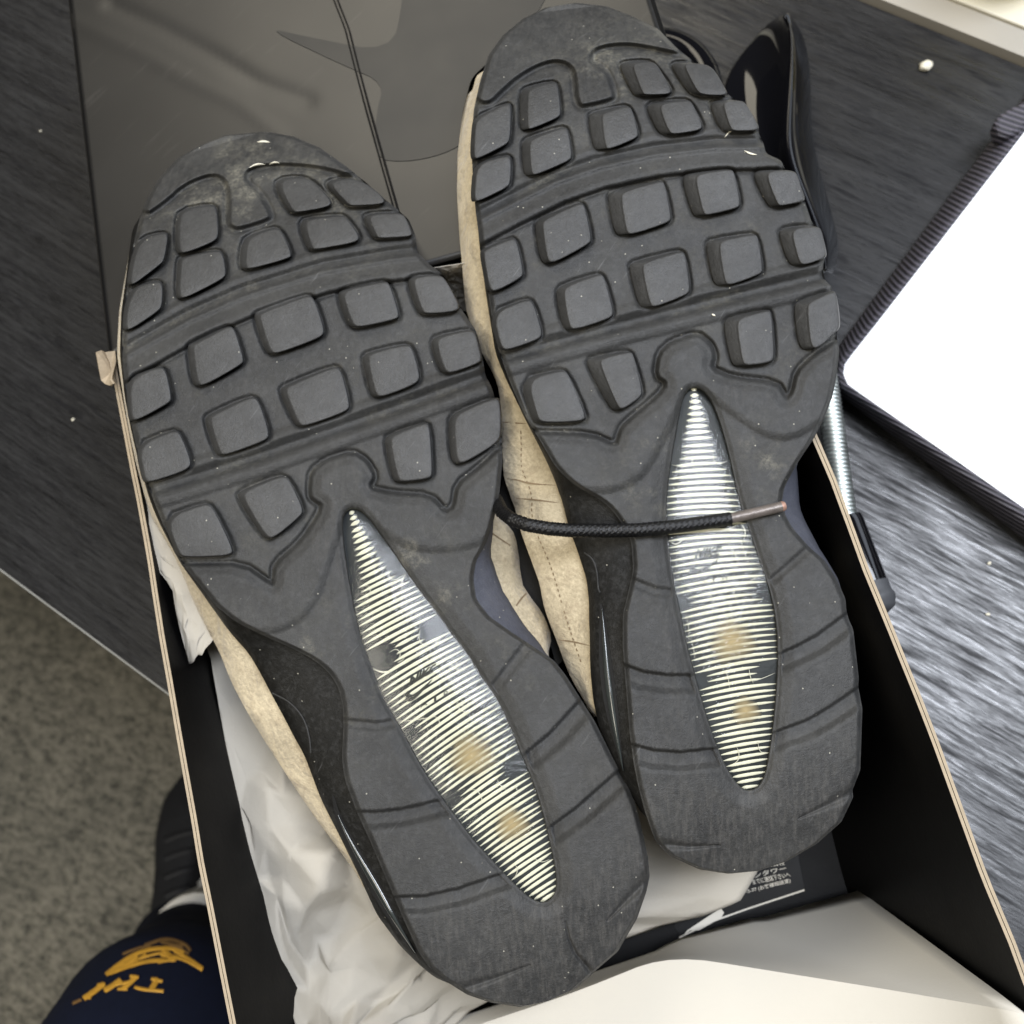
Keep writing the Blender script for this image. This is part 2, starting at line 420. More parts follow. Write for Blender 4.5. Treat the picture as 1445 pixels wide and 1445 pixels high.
# cream furniture beyond the back edge of the desk
bdir = (b1 - b0)[:2]; bdir /= np.linalg.norm(bdir); bn = np.array([-bdir[1], bdir[0]])
if bn.dot(en) < 0: bn = -bn
def cpt(a, d, z): q = b0[:2] + bdir * a + bn * d; return (q[0], q[1], z)
cab = empty('side_cabinet', cpt(0.3, 0.2, -0.72), 'cream laminate cabinet top behind the dark desk', 'cabinet')
solid('front_board', [cpt(-.3, 0.001, -0.7), cpt(1.2, 0.001, -0.7), cpt(1.2, 0.016, -0.7), cpt(-.3, 0.016, -0.7)],
      [cpt(-.3, 0.001, 0.006), cpt(1.2, 0.001, 0.006), cpt(1.2, 0.016, 0.006), cpt(-.3, 0.016, 0.006)], M['cream_edge'], cab)
bevel(solid('rail', [cpt(-.3, 0.017, -0.03), cpt(1.2, 0.017, -0.03), cpt(1.2, 0.047, -0.03), cpt(-.3, 0.047, -0.03)],
      [cpt(-.3, 0.017, 0.0075), cpt(1.2, 0.017, 0.0075), cpt(1.2, 0.047, 0.0075), cpt(-.3, 0.047, 0.0075)], M['cream'], cab), 0.001)
bevel(solid('top_board', [cpt(-.3, 0.0485, -0.03), cpt(1.2, 0.0485, -0.03), cpt(1.2, 0.5, -0.03), cpt(-.3, 0.5, -0.03)],
      [cpt(-.3, 0.0485, 0.0075), cpt(1.2, 0.0485, 0.0075), cpt(1.2, 0.5, 0.0075), cpt(-.3, 0.5, 0.0075)], M['cream'], cab), 0.001)

# ================================================================== shoe box
ZR = 0.130
box = empty('shoe_box', tuple(at(700, 900, 0.0)), 'open black shoe box holding the pair of trainers', 'box')
HL = at(160, 507, ZR); HR = at(1007, 270, ZR)
left_rim = at([160, 165, 180, 196, 212, 229, 255, 285, 320, 352, 400], [507, 540, 620, 700, 790, 900, 1050, 1220, 1400, 1560, 1800], np.full(11, ZR))
right_rim = at([1007, 1060, 1100, 1147, 1175, 1200, 1222, 1261, 1319, 1353, 1390, 1428, 1446, 1530],
               [270, 400, 500, 612, 677, 744, 805, 899, 1045, 1139, 1241, 1332, 1382, 1580], np.full(14, ZR))
cornB = at(1213, 1262, 0.012); 
ir = np.argmin(abs(right_rim[:, 1] - cornB[1])); 
def wall(name, rim, inward, base_shift, label=None):
    """two sheets of black faced card with a bare kraft top edge"""
    n = 60
    R = resample(rim, n, False)
    R[:, 2] += 0.0006 * (vnoise(np.arange(n) * 1.0, np.zeros(n), 3, 5) - 0.5)
    t = np.gradient(R, axis=0); t[:, 2] = 0; t /= np.linalg.norm(t, axis=1)[:, None]
    nr = np.stack([-t[:, 1], t[:, 0], np.zeros(n)], -1) * inward
    root = None
    for k, (o0, o1) in enumerate(((0.0000, 0.00105), (-0.00130, -0.00024))):
        a = R + nr * o1; b = R + nr * o0
        ab = a.copy(); bb = b.copy()
        sh = nr * (base_shift[0] + (base_shift[1] - base_shift[0]) * np.linspace(0, 1, n)[:, None])
        rows = []
        for q in np.linspace(0, 1, 7):
            bow = math.sin(q * math.pi) * 0.002
            a2 = a + sh * q + nr * -bow; a2[:, 2] = ZR + (a[:, 2] - ZR) * (1 - q) - (ZR - 0.003) * q
            rows.append(a2)
        rowsb = []
        for q in np.linspace(0, 1, 7):
            bow = math.sin(q * math.pi) * 0.002
            b2 = b + sh * q + nr * -bow; b2[:, 2] = ZR + (b[:, 2] - ZR) * (1 - q) - (ZR - 0.003) * q
            rowsb.append(b2)
        ring = rows[::-1] + rowsb                     # up the inside, over the top, down the outside
        V = np.concatenate(ring); Fc = grid_faces(len(ring), n)
        mi = []
        for i in range(len(ring) - 1): mi += [1 if i == 6 else 0] * (n - 1)
        ob = mesh(name if k == 0 else 'outer_card', V, Fc, [M['card_black'], M['kraft']], box if root is None else root, mi=mi, label=label if k == 0 else None)
        fix_normals(ob); autosmooth(ob, 40)
        if root is None: root = ob
    return root
lw = wall('side_wall', left_rim, 1 if (HR - HL).dot(np.array([-(left_rim[-1] - left_rim[0])[1], (left_rim[-1] - left_rim[0])[0], 0])) > 0 else -1, (0.004, 0.012))
shift_r = float(np.linalg.norm((right_rim[ir] - cornB)[:2]))
rw = wall('side_wall', right_rim, -1 if (HR - HL).dot(np.array([-(right_rim[-1] - right_rim[0])[1], (right_rim[-1] - right_rim[0])[0], 0])) > 0 else 1, (0.006, 0.034))
back = resample([HL, HR], 12, False)
hd = (HR - HL) / np.linalg.norm(HR - HL); hn = np.array([-hd[1], hd[0], 0])   # away from the box
bw = solid('back_wall', [HL + hn * -0.0016 + [0, 0, 0.003 - ZR], HR + hn * -0.0016 + [0, 0, 0.003 - ZR], HR + hn * .0004 + [0, 0, 0.003 - ZR], HL + hn * .0004 + [0, 0, 0.003 - ZR]],
           [HL + hn * -0.0016 + [0, 0, -.001], HR + hn * -0.0016 + [0, 0, -.001], HR + hn * .0004 + [0, 0, -.001], HL + hn * .0004 + [0, 0, -.001]], M['card_black'], box)
Lb = left_rim[-1]; Rb = right_rim[-1]
fz = np.array([0, 0, 1.0])
def atz(p, z): return np.array([p[0], p[1], z])
solid('base_panel', [atz(HL, .0015), atz(Lb, .0015), atz(Rb, .0015), atz(HR, .0015)], [atz(HL, .0035), atz(Lb, .0035), atz(Rb, .0035), atz(HR, .0035)], M['card_black'], box)

# front end: a bent white card flap
nb = 40
base_px = resample([(470, 1500), (560, 1466), (760, 1402), (920, 1348), (942, 1338), (946, 1332), (1063, 1298), (1073, 1299), (1212.7, 1260)], nb, False)
base_px[-1] = (1213, 1260)
cre_px = np.stack([np.interp(base_px[:, 0], [470, 800, 930, 1040, 1100, 1213], [500, 810, 945, 1110, 1225, 1447]),
                   np.interp(base_px[:, 0], [470, 800, 930, 1040, 1100, 1213], [1507, 1404, 1350, 1376, 1394, 1430])], -1)
for _ in range(1): cre_px[2:-2] = (cre_px[:-4] + cre_px[1:-3] + cre_px[2:-2] + cre_px[3:-1] + cre_px[4:]) / 5
far_px = np.stack([np.interp(base_px[:, 0], [470, 1213], [560, 1540]), np.full(nb, 1720.0)], -1)
sfrac = np.linspace(0, 1, nb)
baseW = at(base_px[:, 0], base_px[:, 1], np.full(nb, 0.014) + 0.02 * (1 - sfrac))
creW = at(cre_px[:, 0], cre_px[:, 1], 0.032 + 0.050 * sfrac ** 1.3 + 0.046 * sfrac ** 7)
farW = at(far_px[:, 0], far_px[:, 1], 0.045 + 0.045 * sfrac + 0.03 * sfrac ** 7)
rows = []
for q in np.linspace(0, 1, 26):
    if q < 0.4: t = q / 0.4; P = baseW * (1 - t) + creW * t; 
    else: t = (q - 0.4) / 0.6; P = creW * (1 - t) + farW * t + np.array([0, 0, 1]) * (0.004 * math.sin(math.pi * t))
    rows.append(P)
rows = np.array(rows)
ker = np.array([1, 2, 3, 2, 1.]) / 9
rs = rows.copy()
for i in ():
    rs[i] = sum(ker[k] * rows[i - 2 + k] for k in range(5))
fo = mesh('front_flap', rs.reshape(-1, 3), grid_faces(26, nb), M['card_white'], box, label='white inner card flap at the near end'); fix_normals(fo); autosmooth(fo, 9)
sm = fo.modifiers.new('thick', 'SOLIDIFY'); sm.thickness = 0.0012; sm.offset = -1

# lid, opened flat behind the hinge
ldir = hn
LD = 0.24
lz = -0.002
def lp(a, d, up=0): return HL + (HR - HL) * a + ldir * d + np.array([0, 0, lz * d / LD + up])
nu, nv = 90, 90
U, Vv = np.meshgrid(np.linspace(0, 1, nu), np.linspace(0, 1, nv), indexing='xy')
LP = np.array([[lp(u, 0.002 + v * LD, 0) for u in np.linspace(-0.004, 1, nu)] for v in np.linspace(0, 1, nv)])
lx, ly = proj(LP)
def zc(p): return (p[0] / 2.064, p[1] / 2.064)
d1, t1 = seg_dist(lx, ly, [zc(p) for p in [(330, 20), (480, 90), (620, 165), (760, 250), (900, 300)]])
d2, t2 = seg_dist(lx, ly, [zc(p) for p in [(200, 60), (400, 150), (560, 240), (700, 305), (820, 400)]])
LP[..., 2] += -0.0005 * np.exp(-(d1 / 11) ** 2) + 0.00022 * np.exp(-(d2 / 9) ** 2) - 0.0007 * np.exp(-((d1 - 22) / 14) ** 2) * 0
edge = np.minimum(lx * 0 + U, 1 - U)
lid = mesh('lid', LP.reshape(-1, 3), grid_faces(nv, nu), M['lid'], box, label='glossy black lid lying open'); fix_normals(lid)
s_ = lid.modifiers.new('thick', 'SOLIDIFY'); s_.thickness = 0.003; s_.offset = 0
for (a0, a1) in ((-0.004, 0.006), (0.994, 1.004)):
    # folded side rim of the lid that carries it on the desk
    bevel(solid('lid_side', [lp(a0, .002, -.10), lp(a1, .002, -.10), lp(a1, LD + .002, -.085), lp(a0, LD + .002, -.085)],
          [lp(a0, .002, .0016), lp(a1, .002, .0016), lp(a1, LD + .002, .0016), lp(a0, LD + .002, .0016)], M['card_black'], lid), 0.001, 3)
# raised inner ply of the lid: its cut edge is the dark line down the lid
dl = [zc(p) for p in [(978, 0), (1010, 80), (1040, 200), (1072, 320), (1100, 420), (1128, 520), (1158, 625), (1215, 800)]]
def on_lid(px, py, up):
    P = at(px, py, ZR)
    for _ in range(8):
        d = (P - HL) @ ldir; z = ZR + lz * np.clip(d, 0, 1) / LD + up; P = at(px, py, z)
    return P
for k, (off, wpx, up, mk) in enumerate(((-3.0, 1.3, 0.0021, 'card_black'), (2.4, 1.6, 0.0024, 'card_black'))):
    q = resample([(x + off, y) for x, y in [(dl[0][0] - 18, -60)] + dl], 40, False)
    w = wpx * (0.6 + 0.5 * vnoise(np.arange(40.), np.zeros(40), 5, 3 + k))
    L = on_lid(q[:, 0] - w, q[:, 1], up); R = on_lid(q[:, 0] + w, q[:, 1], up); Lb_ = L - [0, 0, .0012]; Rb_ = R - [0, 0, .0012]
    V = np.concatenate([Lb_, L, R, Rb_]); o = mesh('lid_seam', V, grid_faces(4, 40), M[mk], lid); fix_normals(o); autosmooth(o, 40)
def sheet_on_lid(name, poly, up, m, nm=40):
    p = chaikin(poly, 2, True); P = on_lid(p[:, 0], p[:, 1], up); Q = P - [0, 0, 0.0004]
    return solid(name, Q, P, m, lid)
sheet_on_lid('swoosh_print', [zc(p) for p in [(765, 78), (900, 108), (1140, 155), (1175, 0), (1178, -200), (1700, -200), (1500, 150), (1440, 330), (1370, 405), (1290, 450), (1180, 472), (1090, 462), (1095, 330), (1120, 240), (1000, 190)]], 0.0018, M['lid_print'])

# torn kraft tab hanging over the rim
tb = [(135, 497), (141, 495), (147, 498), (163, 496), (164, 510), (160, 525), (158, 535), (162, 541), (157, 545), (150, 543), (143, 537), (139, 520)]
P = at([p[0] for p in tb], [p[1] for p in tb], ZR + 0.006 + 0.004 * np.cos(np.arange(12)))
cP = P.mean(0) - [0, 0, 0.004]
ring2 = P * 0.45 + cP * 0.55
V = np.concatenate([P, ring2, [cP]]); Fc = [(i, (i + 1) % 12, 12 + (i + 1) % 12, 12 + i) for i in range(12)] + [(12 + i, 12 + (i + 1) % 12, 24) for i in range(12)]
o = mesh('torn_tab', V, Fc, M['kraft'], box, label='torn curl of bare kraft card on the rim', smooth_sh=False); sm = o.modifiers.new('t', 'SOLIDIFY'); sm.thickness = .0008
# sticker on the floor of the box with its print
def zs(p): return (920 + p[0] / 4.817, 1180 + p[1] / 4.817)
stk = [zs(p) for p in [(200, 690), (1040, 372), (1000, 165), (980, -60), (260, 230), (150, 615)]]
spz = 0.0042
SP = at([p[0] for p in stk], [p[1] for p in stk], spz); 
sticker = solid('sticker', SP - [0, 0, .0005], SP, mat_plain('black_label', (0.003, 0.003, 0.003), 0.4, 0.2, 40, spec=.12), box)
q = resample([zs((185, 690)), zs((420, 575)), zs((660, 490)), zs((1036, 366))], 30, False); w = 1.3
o = mesh('sticker_edge', np.concatenate([at(q[:, 0], q[:, 1] - w, spz + .0005), at(q[:, 0], q[:, 1] + w, spz + .0005)]), grid_faces(2, 30), M['white_print'], sticker); fix_normals(o)
tp = [zs(p) for p in [(200, 690), (240, 640), (420, 520), (470, 490), (490, 520), (470, 555), (380, 605), (320, 640), (260, 640)]]
TP = at([p[0] for p in tp], [p[1] for p in tp], spz + .001); solid('torn_patch', TP - [0, 0, .0006], TP, M['white_print'], sticker)

def text_mesh(s, ital=0.0, bold=0.0, space=1.0):
    cu = bpy.data.curves.new('txt', 'FONT'); cu.body = s; cu.size = 1.0; cu.shear = ital; cu.offset = bold; cu.space_character = space
    cu.resolution_u = 3
    ob = bpy.data.objects.new('txt', cu); col.objects.link(ob)
    me = ob.to_mesh() if False else None
    dg = bpy.context.evaluated_depsgraph_get(); ev = ob.evaluated_get(dg); me = bpy.data.meshes.new_from_object(ev)
    V = np.array([v.co[:] for v in me.vertices]); Fc = [tuple(p.vertices) for p in me.polygons]
    bpy.data.objects.remove(ob); bpy.data.curves.remove(cu); bpy.data.meshes.remove(me)
    if len(V):
        lo, hi = V.min(0), V.max(0)
        V = (V - lo) / np.maximum(hi - lo, 1e-6)
    return V, Fc
def put_text(name, s, quad, f, m, parent, **kw):
    """lay the text in the photo quad (bottom-left, bottom-right, top-right, top-left), f(px,py) gives the surface point"""
    V, Fc = text_mesh(s, **kw)
    if not len(V): return None
    a, b, c, d = [np.array(p, float) for p in quad]
    u = V[:, 0:1]; v = V[:, 1:2]
    P = (a * (1 - u) + b * u) * (1 - v) + (d * (1 - u) + c * u) * v
    return mesh(name, f(P[:, 0], P[:, 1]), Fc, m, parent, smooth_sh=False)
fs = lambda x, y: at(x, y, np.full(np.shape(x), spz + .0004))
for s, qd in (('\u3000ンタワー', [(700, 285), (915, 232), (908, 200), (690, 250)]),
              ('までに連絡下さいへ', [(690, 330), (945, 278), (930, 240), (675, 295)]),
              ('-5-77 (お客様相談室)', [(645, 395), (945, 318), (938, 285), (635, 362)]),
              ('株式会社', [(740, 215), (905, 195), (900, 175), (735, 190)])):
    put_text('printed_line', s, [zs(p) for p in qd], fs, M['white_print'], sticker, bold=0.01)

# ================================================================== tissue paper
def paper(name, left, right, zl, zr, R, C, amp, seed, label, zmid=0.0, crumple=1.0):
    L = resample(left, R, False); Rr = resample(right, R, False)
    s = np.linspace(0, 1, C)[None, :] ** 1.6
    jr = np.random.RandomState(seed + 77)
    s = np.clip(s + np.where((np.arange(C) > 0) & (np.arange(C) < C - 1), 1, 0)[None, :] * jr.uniform(-.42, .42, (R, C)) * np.gradient(np.linspace(0, 1, C) ** 1.6)[None, :], 0, 1)
    X = L[:, :1] * (1 - s) + Rr[:, :1] * s; Y = L[:, 1:] * (1 - s) + Rr[:, 1:] * s
    Y = Y + jr.uniform(-.4, .4, (R, C)) * (L[-1, 1] - L[0, 1]) / R * ((np.arange(C) > 0) & (np.arange(R)[:, None] > 0))
    zL = np.interp(np.linspace(0, 1, R), np.linspace(0, 1, len(zl)), zl)[:, None]; zR = np.interp(np.linspace(0, 1, R), np.linspace(0, 1, len(zr)), zr)[:, None]
    Z = zL * (1 - s) + zR * s + zmid * np.sin(np.pi * s)
    # straight sharp creases: many folds along random lines of limited reach
    r = np.random.RandomState(seed); x0, x1, y0, y1 = X.min(), X.max(), Y.min(), Y.max(); n = 90
    wx = X + 5 * (fbm(X, Y, 60, seed + 3) - .5); wy = Y + 5 * (fbm(X, Y, 60, seed + 9) - .5)
    best = np.zeros(X.shape)
    for k in range(n):
        big = k < 44
        px, py, th = r.uniform(x0, x1), r.uniform(y0, y1), r.uniform(0, math.pi)
        if big: q_ = r.randint(0, R); m_ = r.uniform(0, .5); px, py = L[q_, 0] * (1 - m_) + Rr[q_, 0] * m_, L[q_, 1] * (1 - m_) + Rr[q_, 1] * m_
        if not big: px, py = px * .6 + .4 * (x0 + (x1 - x0) * .18), py * .45 + .55 * (y1 - 60)
        dn_ = (wx - px) * math.cos(th) + (wy - py) * math.sin(th); dt_ = -(wx - px) * math.sin(th) + (wy - py) * math.cos(th)
        reach = r.uniform(55, 130) if big else r.uniform(18, 50); wdt = r.uniform(16, 55) if big else r.uniform(7, 20)
        asym = r.uniform(.35, 2.0)
        prof = np.maximum(0, 1 - np.where(dn_ > 0, dn_ * asym, -dn_) / wdt) * np.clip(1.4 - abs(dt_) / reach, 0, 1)
        best += prof * r.choice([-1, 1, 1]) * wdt / 42
    edge_ = np.clip(np.minimum(s, 1 - s) * 14, 0.12, 1)
    Z = Z + amp * (best + 0.25 * (fbm(X, Y, 130, seed + 20, 3) - .5) + .17 * r.normal(0, 1, X.shape)) * crumple * edge_
    Fq = []
    for (a, b, c, d) in grid_faces(R, C): Fq += [(a, b, c), (a, c, d)] if r.rand() < .5 else [(a, b, d), (b, c, d)]
    o = mesh(name, at(X, Y, Z).reshape(-1, 3), Fq, M['tissue']); fix_normals(o)
    ca = o.data.attributes.new('crease_edge', 'FLOAT', 'EDGE'); ca.data.foreach_set('value', [0.85 if r.rand() < .5 else 1.0 for _ in o.data.edges])
    sb = o.modifiers.new('s', 'SUBSURF'); sb.levels = sb.render_levels = 2
    sm = o.modifiers.new('t', 'SOLIDIFY'); sm.thickness = 0.0002
    tag(o, label, 'tissue paper'); return o
paper('tissue_paper', [(262, 860), (296, 921), (311, 1009), (321, 1064), (341, 1177), (360, 1263), (376, 1338), (399, 1428), (430, 1540)],
      [(700, 960), (1010, 1100), (1085, 1195), (1077, 1225), (1042, 1267), (960, 1303), (880, 1340), (760, 1385), (560, 1500)],
      [.088, .092, .092, .090, .088, .085, .082, .078, .070], [.035, .03, .03, .028, .026, .02, .02, .03, .05], 19, 17, 0.0075, 19,
      'large crumpled sheet of off-white tissue lining the open box', 0.004)
paper('tissue_paper', [(190, 690), (200, 722), (213, 745), (212, 775), (219, 800), (243, 830), (247, 860), (254, 890), (267, 937)],
      [(300, 690), (305, 722), (310, 745), (315, 775), (320, 800), (325, 830), (330, 860), (320, 885), (300, 906)],
      [.128, .128, .127, .126, .125, .122, .12, .117, .113], [.118] * 9, 16, 10, 0.0012, 23, 'small smooth corner of grey tissue tucked between the left box wall and the trainer', 0.0, 0.6)
paper('tissue_paper', [(600, 380), (605, 395), (610, 410), (615, 440)], [(662, 370), (665, 390), (668, 410), (670, 440)], [.136, .12, .11, .10], [.136, .12, .11, .10], 20, 20, 0.001, 31,
      'bit of white tissue showing at the hinge between the two toes', 0.0, 0.5)

# ================================================================== the trainers
def Z1(pts, ox=100, oy=150, k=2.189): return [(ox + x / k, oy + y / k) for x, y in pts]
def Z2(pts): return Z1(pts, 600, 0)

SH = {}
SH['L'] = dict(
 toe=(370, 186.0), heel=(735, 1421.0), z0=0.1650, slope=-0.0470, roll=-0.085,
 left=[(356, 186.5), (319, 191), (283, 205), (251, 223), (223, 253), (207, 282), (196, 312), (187, 351), (180, 399), (174.5, 442), (172, 479), (173, 515), (178.6, 561), (187, 607), (196, 648), (210, 689), (225.6, 730), (241.6, 767), (262, 802), (282, 827), (304, 855), (331.6, 877), (365, 894), (409, 913), (442, 930), (464.5, 949), (478, 971), (484, 999), (484.5, 1032), (482, 1068), (486, 1099), (503, 1145), (522, 1186.5), (543, 1236), (556, 1266), (571, 1301), (590, 1342.6), (607, 1367), (628, 1384), (659, 1403.5), (693, 1415), (735, 1421)],
 right=[(370, 186), (383, 187), (415, 193), (452, 209), (488, 234.5), (516, 257), (538.6, 278), (557, 292), (577, 310), (586.5, 333), (589, 355.6), (607, 374), (625, 387.5), (646, 429), (671, 465), (678, 488), (685, 529), (694, 547), (705, 584), (707, 600), (709, 650), (705, 695.5), (697, 733), (686.5, 766), (672, 791), (668, 816), (672, 845), (690.7, 870), (720, 890.7), (744.7, 907), (782, 932), (798.6, 953), (840, 1019), (869, 1077.5), (884, 1104.6), (897, 1135), (906, 1171), (914, 1207), (917, 1236), (912, 1259), (898.7, 1297), (872, 1342.6), (841.6, 1369), (811, 1396), (773, 1413), (735, 1421)],
 lugs=[Z1(p) for p in [
  [(225,410),(285,395),(297,405),(285,470),(275,485),(190,545),(178,540),(195,450)],
  [(340,325),(430,308),(447,320),(452,395),(440,415),(345,450),(330,440),(330,370)],
  [(640,230),(700,222),(740,232),(800,290),(795,308),(690,325),(675,320),(640,260)],
  [(795,235),(850,225),(905,238),(960,280),(965,300),(860,305),(848,300),(800,255)],
  [(200,560),(265,545),(280,555),(278,615),(265,632),(180,685),(165,680),(172,610)],
  [(335,490),(340,470),(440,450),(465,455),(475,510),(470,530),(345,590),(330,580)],
  [(530,440),(545,405),(620,380),(645,385),(678,455),(670,468),(540,500),(528,492)],
  [(712,370),(725,350),(830,340),(850,350),(887,400),(880,418),(745,440),(735,435)],
  [(908,345),(930,335),(1015,333),(1030,345),(1050,390),(1045,400),(945,405),(935,400)],
  [(178,845),(270,810),(290,820),(308,900),(300,915),(195,968),(182,955)],
  [(365,745),(375,735),(480,685),(500,690),(530,780),(525,795),(400,860),(380,850)],
  [(570,650),(580,640),(720,590),(745,592),(780,690),(770,712),(625,762),(605,752)],
  [(830,590),(840,570),(960,545),(980,550),(1010,640),(1005,655),(880,680),(860,670)],
  [(1045,545),(1060,530),(1130,525),(1150,535),(1195,610),(1190,630),(1095,638),(1075,630)],
  [(205,1050),(315,1005),(335,1015),(368,1095),(360,1120),(240,1158),(225,1150)],
  [(418,970),(430,955),(550,902),(575,910),(610,1010),(600,1030),(465,1075),(450,1065)],
  [(650,880),(665,865),(805,810),(830,815),(858,920),(850,940),(715,985),(695,978)],
  [(905,780),(920,765),(1030,740),(1050,748),(1075,830),(1065,855),(950,895),(930,885)],
  [(1118,735),(1130,715),(1225,695),(1245,703),(1265,775),(1260,790),(1170,820),(1145,815)],
  [(290,1275),(410,1232),(435,1240),(497,1365),(490,1385),(350,1390),(330,1380)],
  [(520,1210),(530,1190),(645,1145),(670,1155),(715,1245),(705,1265),(620,1330),(595,1325)],
  [(975,1040),(985,1020),(1085,985),(1105,990),(1113,1130),(1105,1145),(1015,1155),(1000,1145)],
  [(1172,975),(1190,950),(1305,905),(1322,915),(1325,1010),(1310,1040),(1200,1100),(1180,1085)]]],
 bev=lambda cx: 4.0 if cx < 300 else 7.0,
 toecap=Z1([(215,345),(290,295),(350,240),(430,208),(470,218),(488,250),(492,300),(488,360),(500,372),(520,377),(612,348),(615,335),(590,285),(570,262),(545,245),(535,215),(550,192),(600,178),(700,178),(790,190),(870,215),(1000,150),(600,-100),(100,150)]),
 step=Z1([(120,885),(170,850),(400,720),(560,650),(800,575),(1000,540),(1160,522)]),
 valley2=Z1([(200,1205),(250,1185),(400,1140),(600,1075),(800,1005),(1000,935),(1330,815)]),
 wing=[(225, 799), (265, 798), (342.7, 797), (384, 826), (387, 819), (388, 797), (426, 764), (457.6, 714), (440, 703), (438, 693.6), (440, 666), (461, 650), (497, 639), (516, 650), (529, 671), (520, 689), (552, 697), (607, 700.5), (627.6, 723), (641, 716), (646, 684.5), (675.6, 661.6), (705, 634), (760, 600), (1100, 1000), (1100, 1600), (500, 1600), (200, 1000)],
 shank=[(310, 872), (331, 879), (365, 889), (395, 886), (425, 870), (447, 840), (460, 800), (472, 760), (482, 735), (494, 718), (515, 728), (545, 750), (575, 768), (610, 774), (650, 772), (685, 760), (720, 730), (900, 900), (1100, 1100), (1000, 1600), (500, 1600), (200, 1000)],
 window=[(481, 729), (486, 717.6), (498, 713), (510, 717.6), (522.7, 731), (541, 758), (560, 785), (574.6, 808), (595, 837), (616, 864), (637, 895), (657.6, 920), (678, 955), (698, 981), (718, 1019), (734, 1059), (747, 1090), (759, 1121), (767.6, 1152), (776, 1187.6), (784, 1223), (787, 1248), (784, 1264), (774, 1275), (761, 1276), (742.7, 1264), (722, 1243.6), (693, 1212.5), (668, 1185.5), (643, 1152), (620, 1121), (599.4, 1090), (581, 1057), (562, 1020), (539, 980), (527, 945), (512, 905.5), (502, 868), (493.6, 826.6), (486, 779)],
 waxis=[(495, 719), (507, 755), (527, 810), (556, 880), (595, 950), (640, 1020), (688, 1105), (728, 1185), (772, 1272)],
 rib_n=75, rib_ang=lambda t: -26 - 8 * smooth(0.15, 0.6, t),
 holes=[(606, 888, 17), (546, 922, 17), (504, 838, 7), (560, 806, 8), (584, 1033, 9), (706, 1000, 6), (722, 1086, 14), (638, 1124, 13)],
 stains=[(665, 1066, 26), (722, 1163, 20)],
 bands=[([(497, 1157), (530, 1158), (570, 1154), (628, 1140)], 11), ([(552, 1278), (600, 1277), (650, 1266), (716, 1243)], 11), ([(482, 1021), (532, 1026), (560, 1021)], 6),
        ([(697, 975), (748, 909)], 7), ([(752, 1072), (785, 1045), (828, 998)], 12), ([(770, 1188), (820, 1152), (888, 1092)], 12)],
 cuts=[([(857, 1299), (880, 1275), (918, 1236)], 7), ([(748, 1362), (700, 1380), (640, 1399)], 6), ([(798, 1301), (803, 1325), (812, 1345), (834, 1372)], 3)],
 dust=[(590, 800, 45, .9), (635, 860, 40, .8), (430, 905, 30, .6), (500, 880, 40, .4), (350, 240, 60, 1.0), (280, 290, 40, 1.0), (420, 235, 40, .8), (480, 262, 30, .5), (265, 305, 25, 1.0), (445, 300, 120, .35)],
)
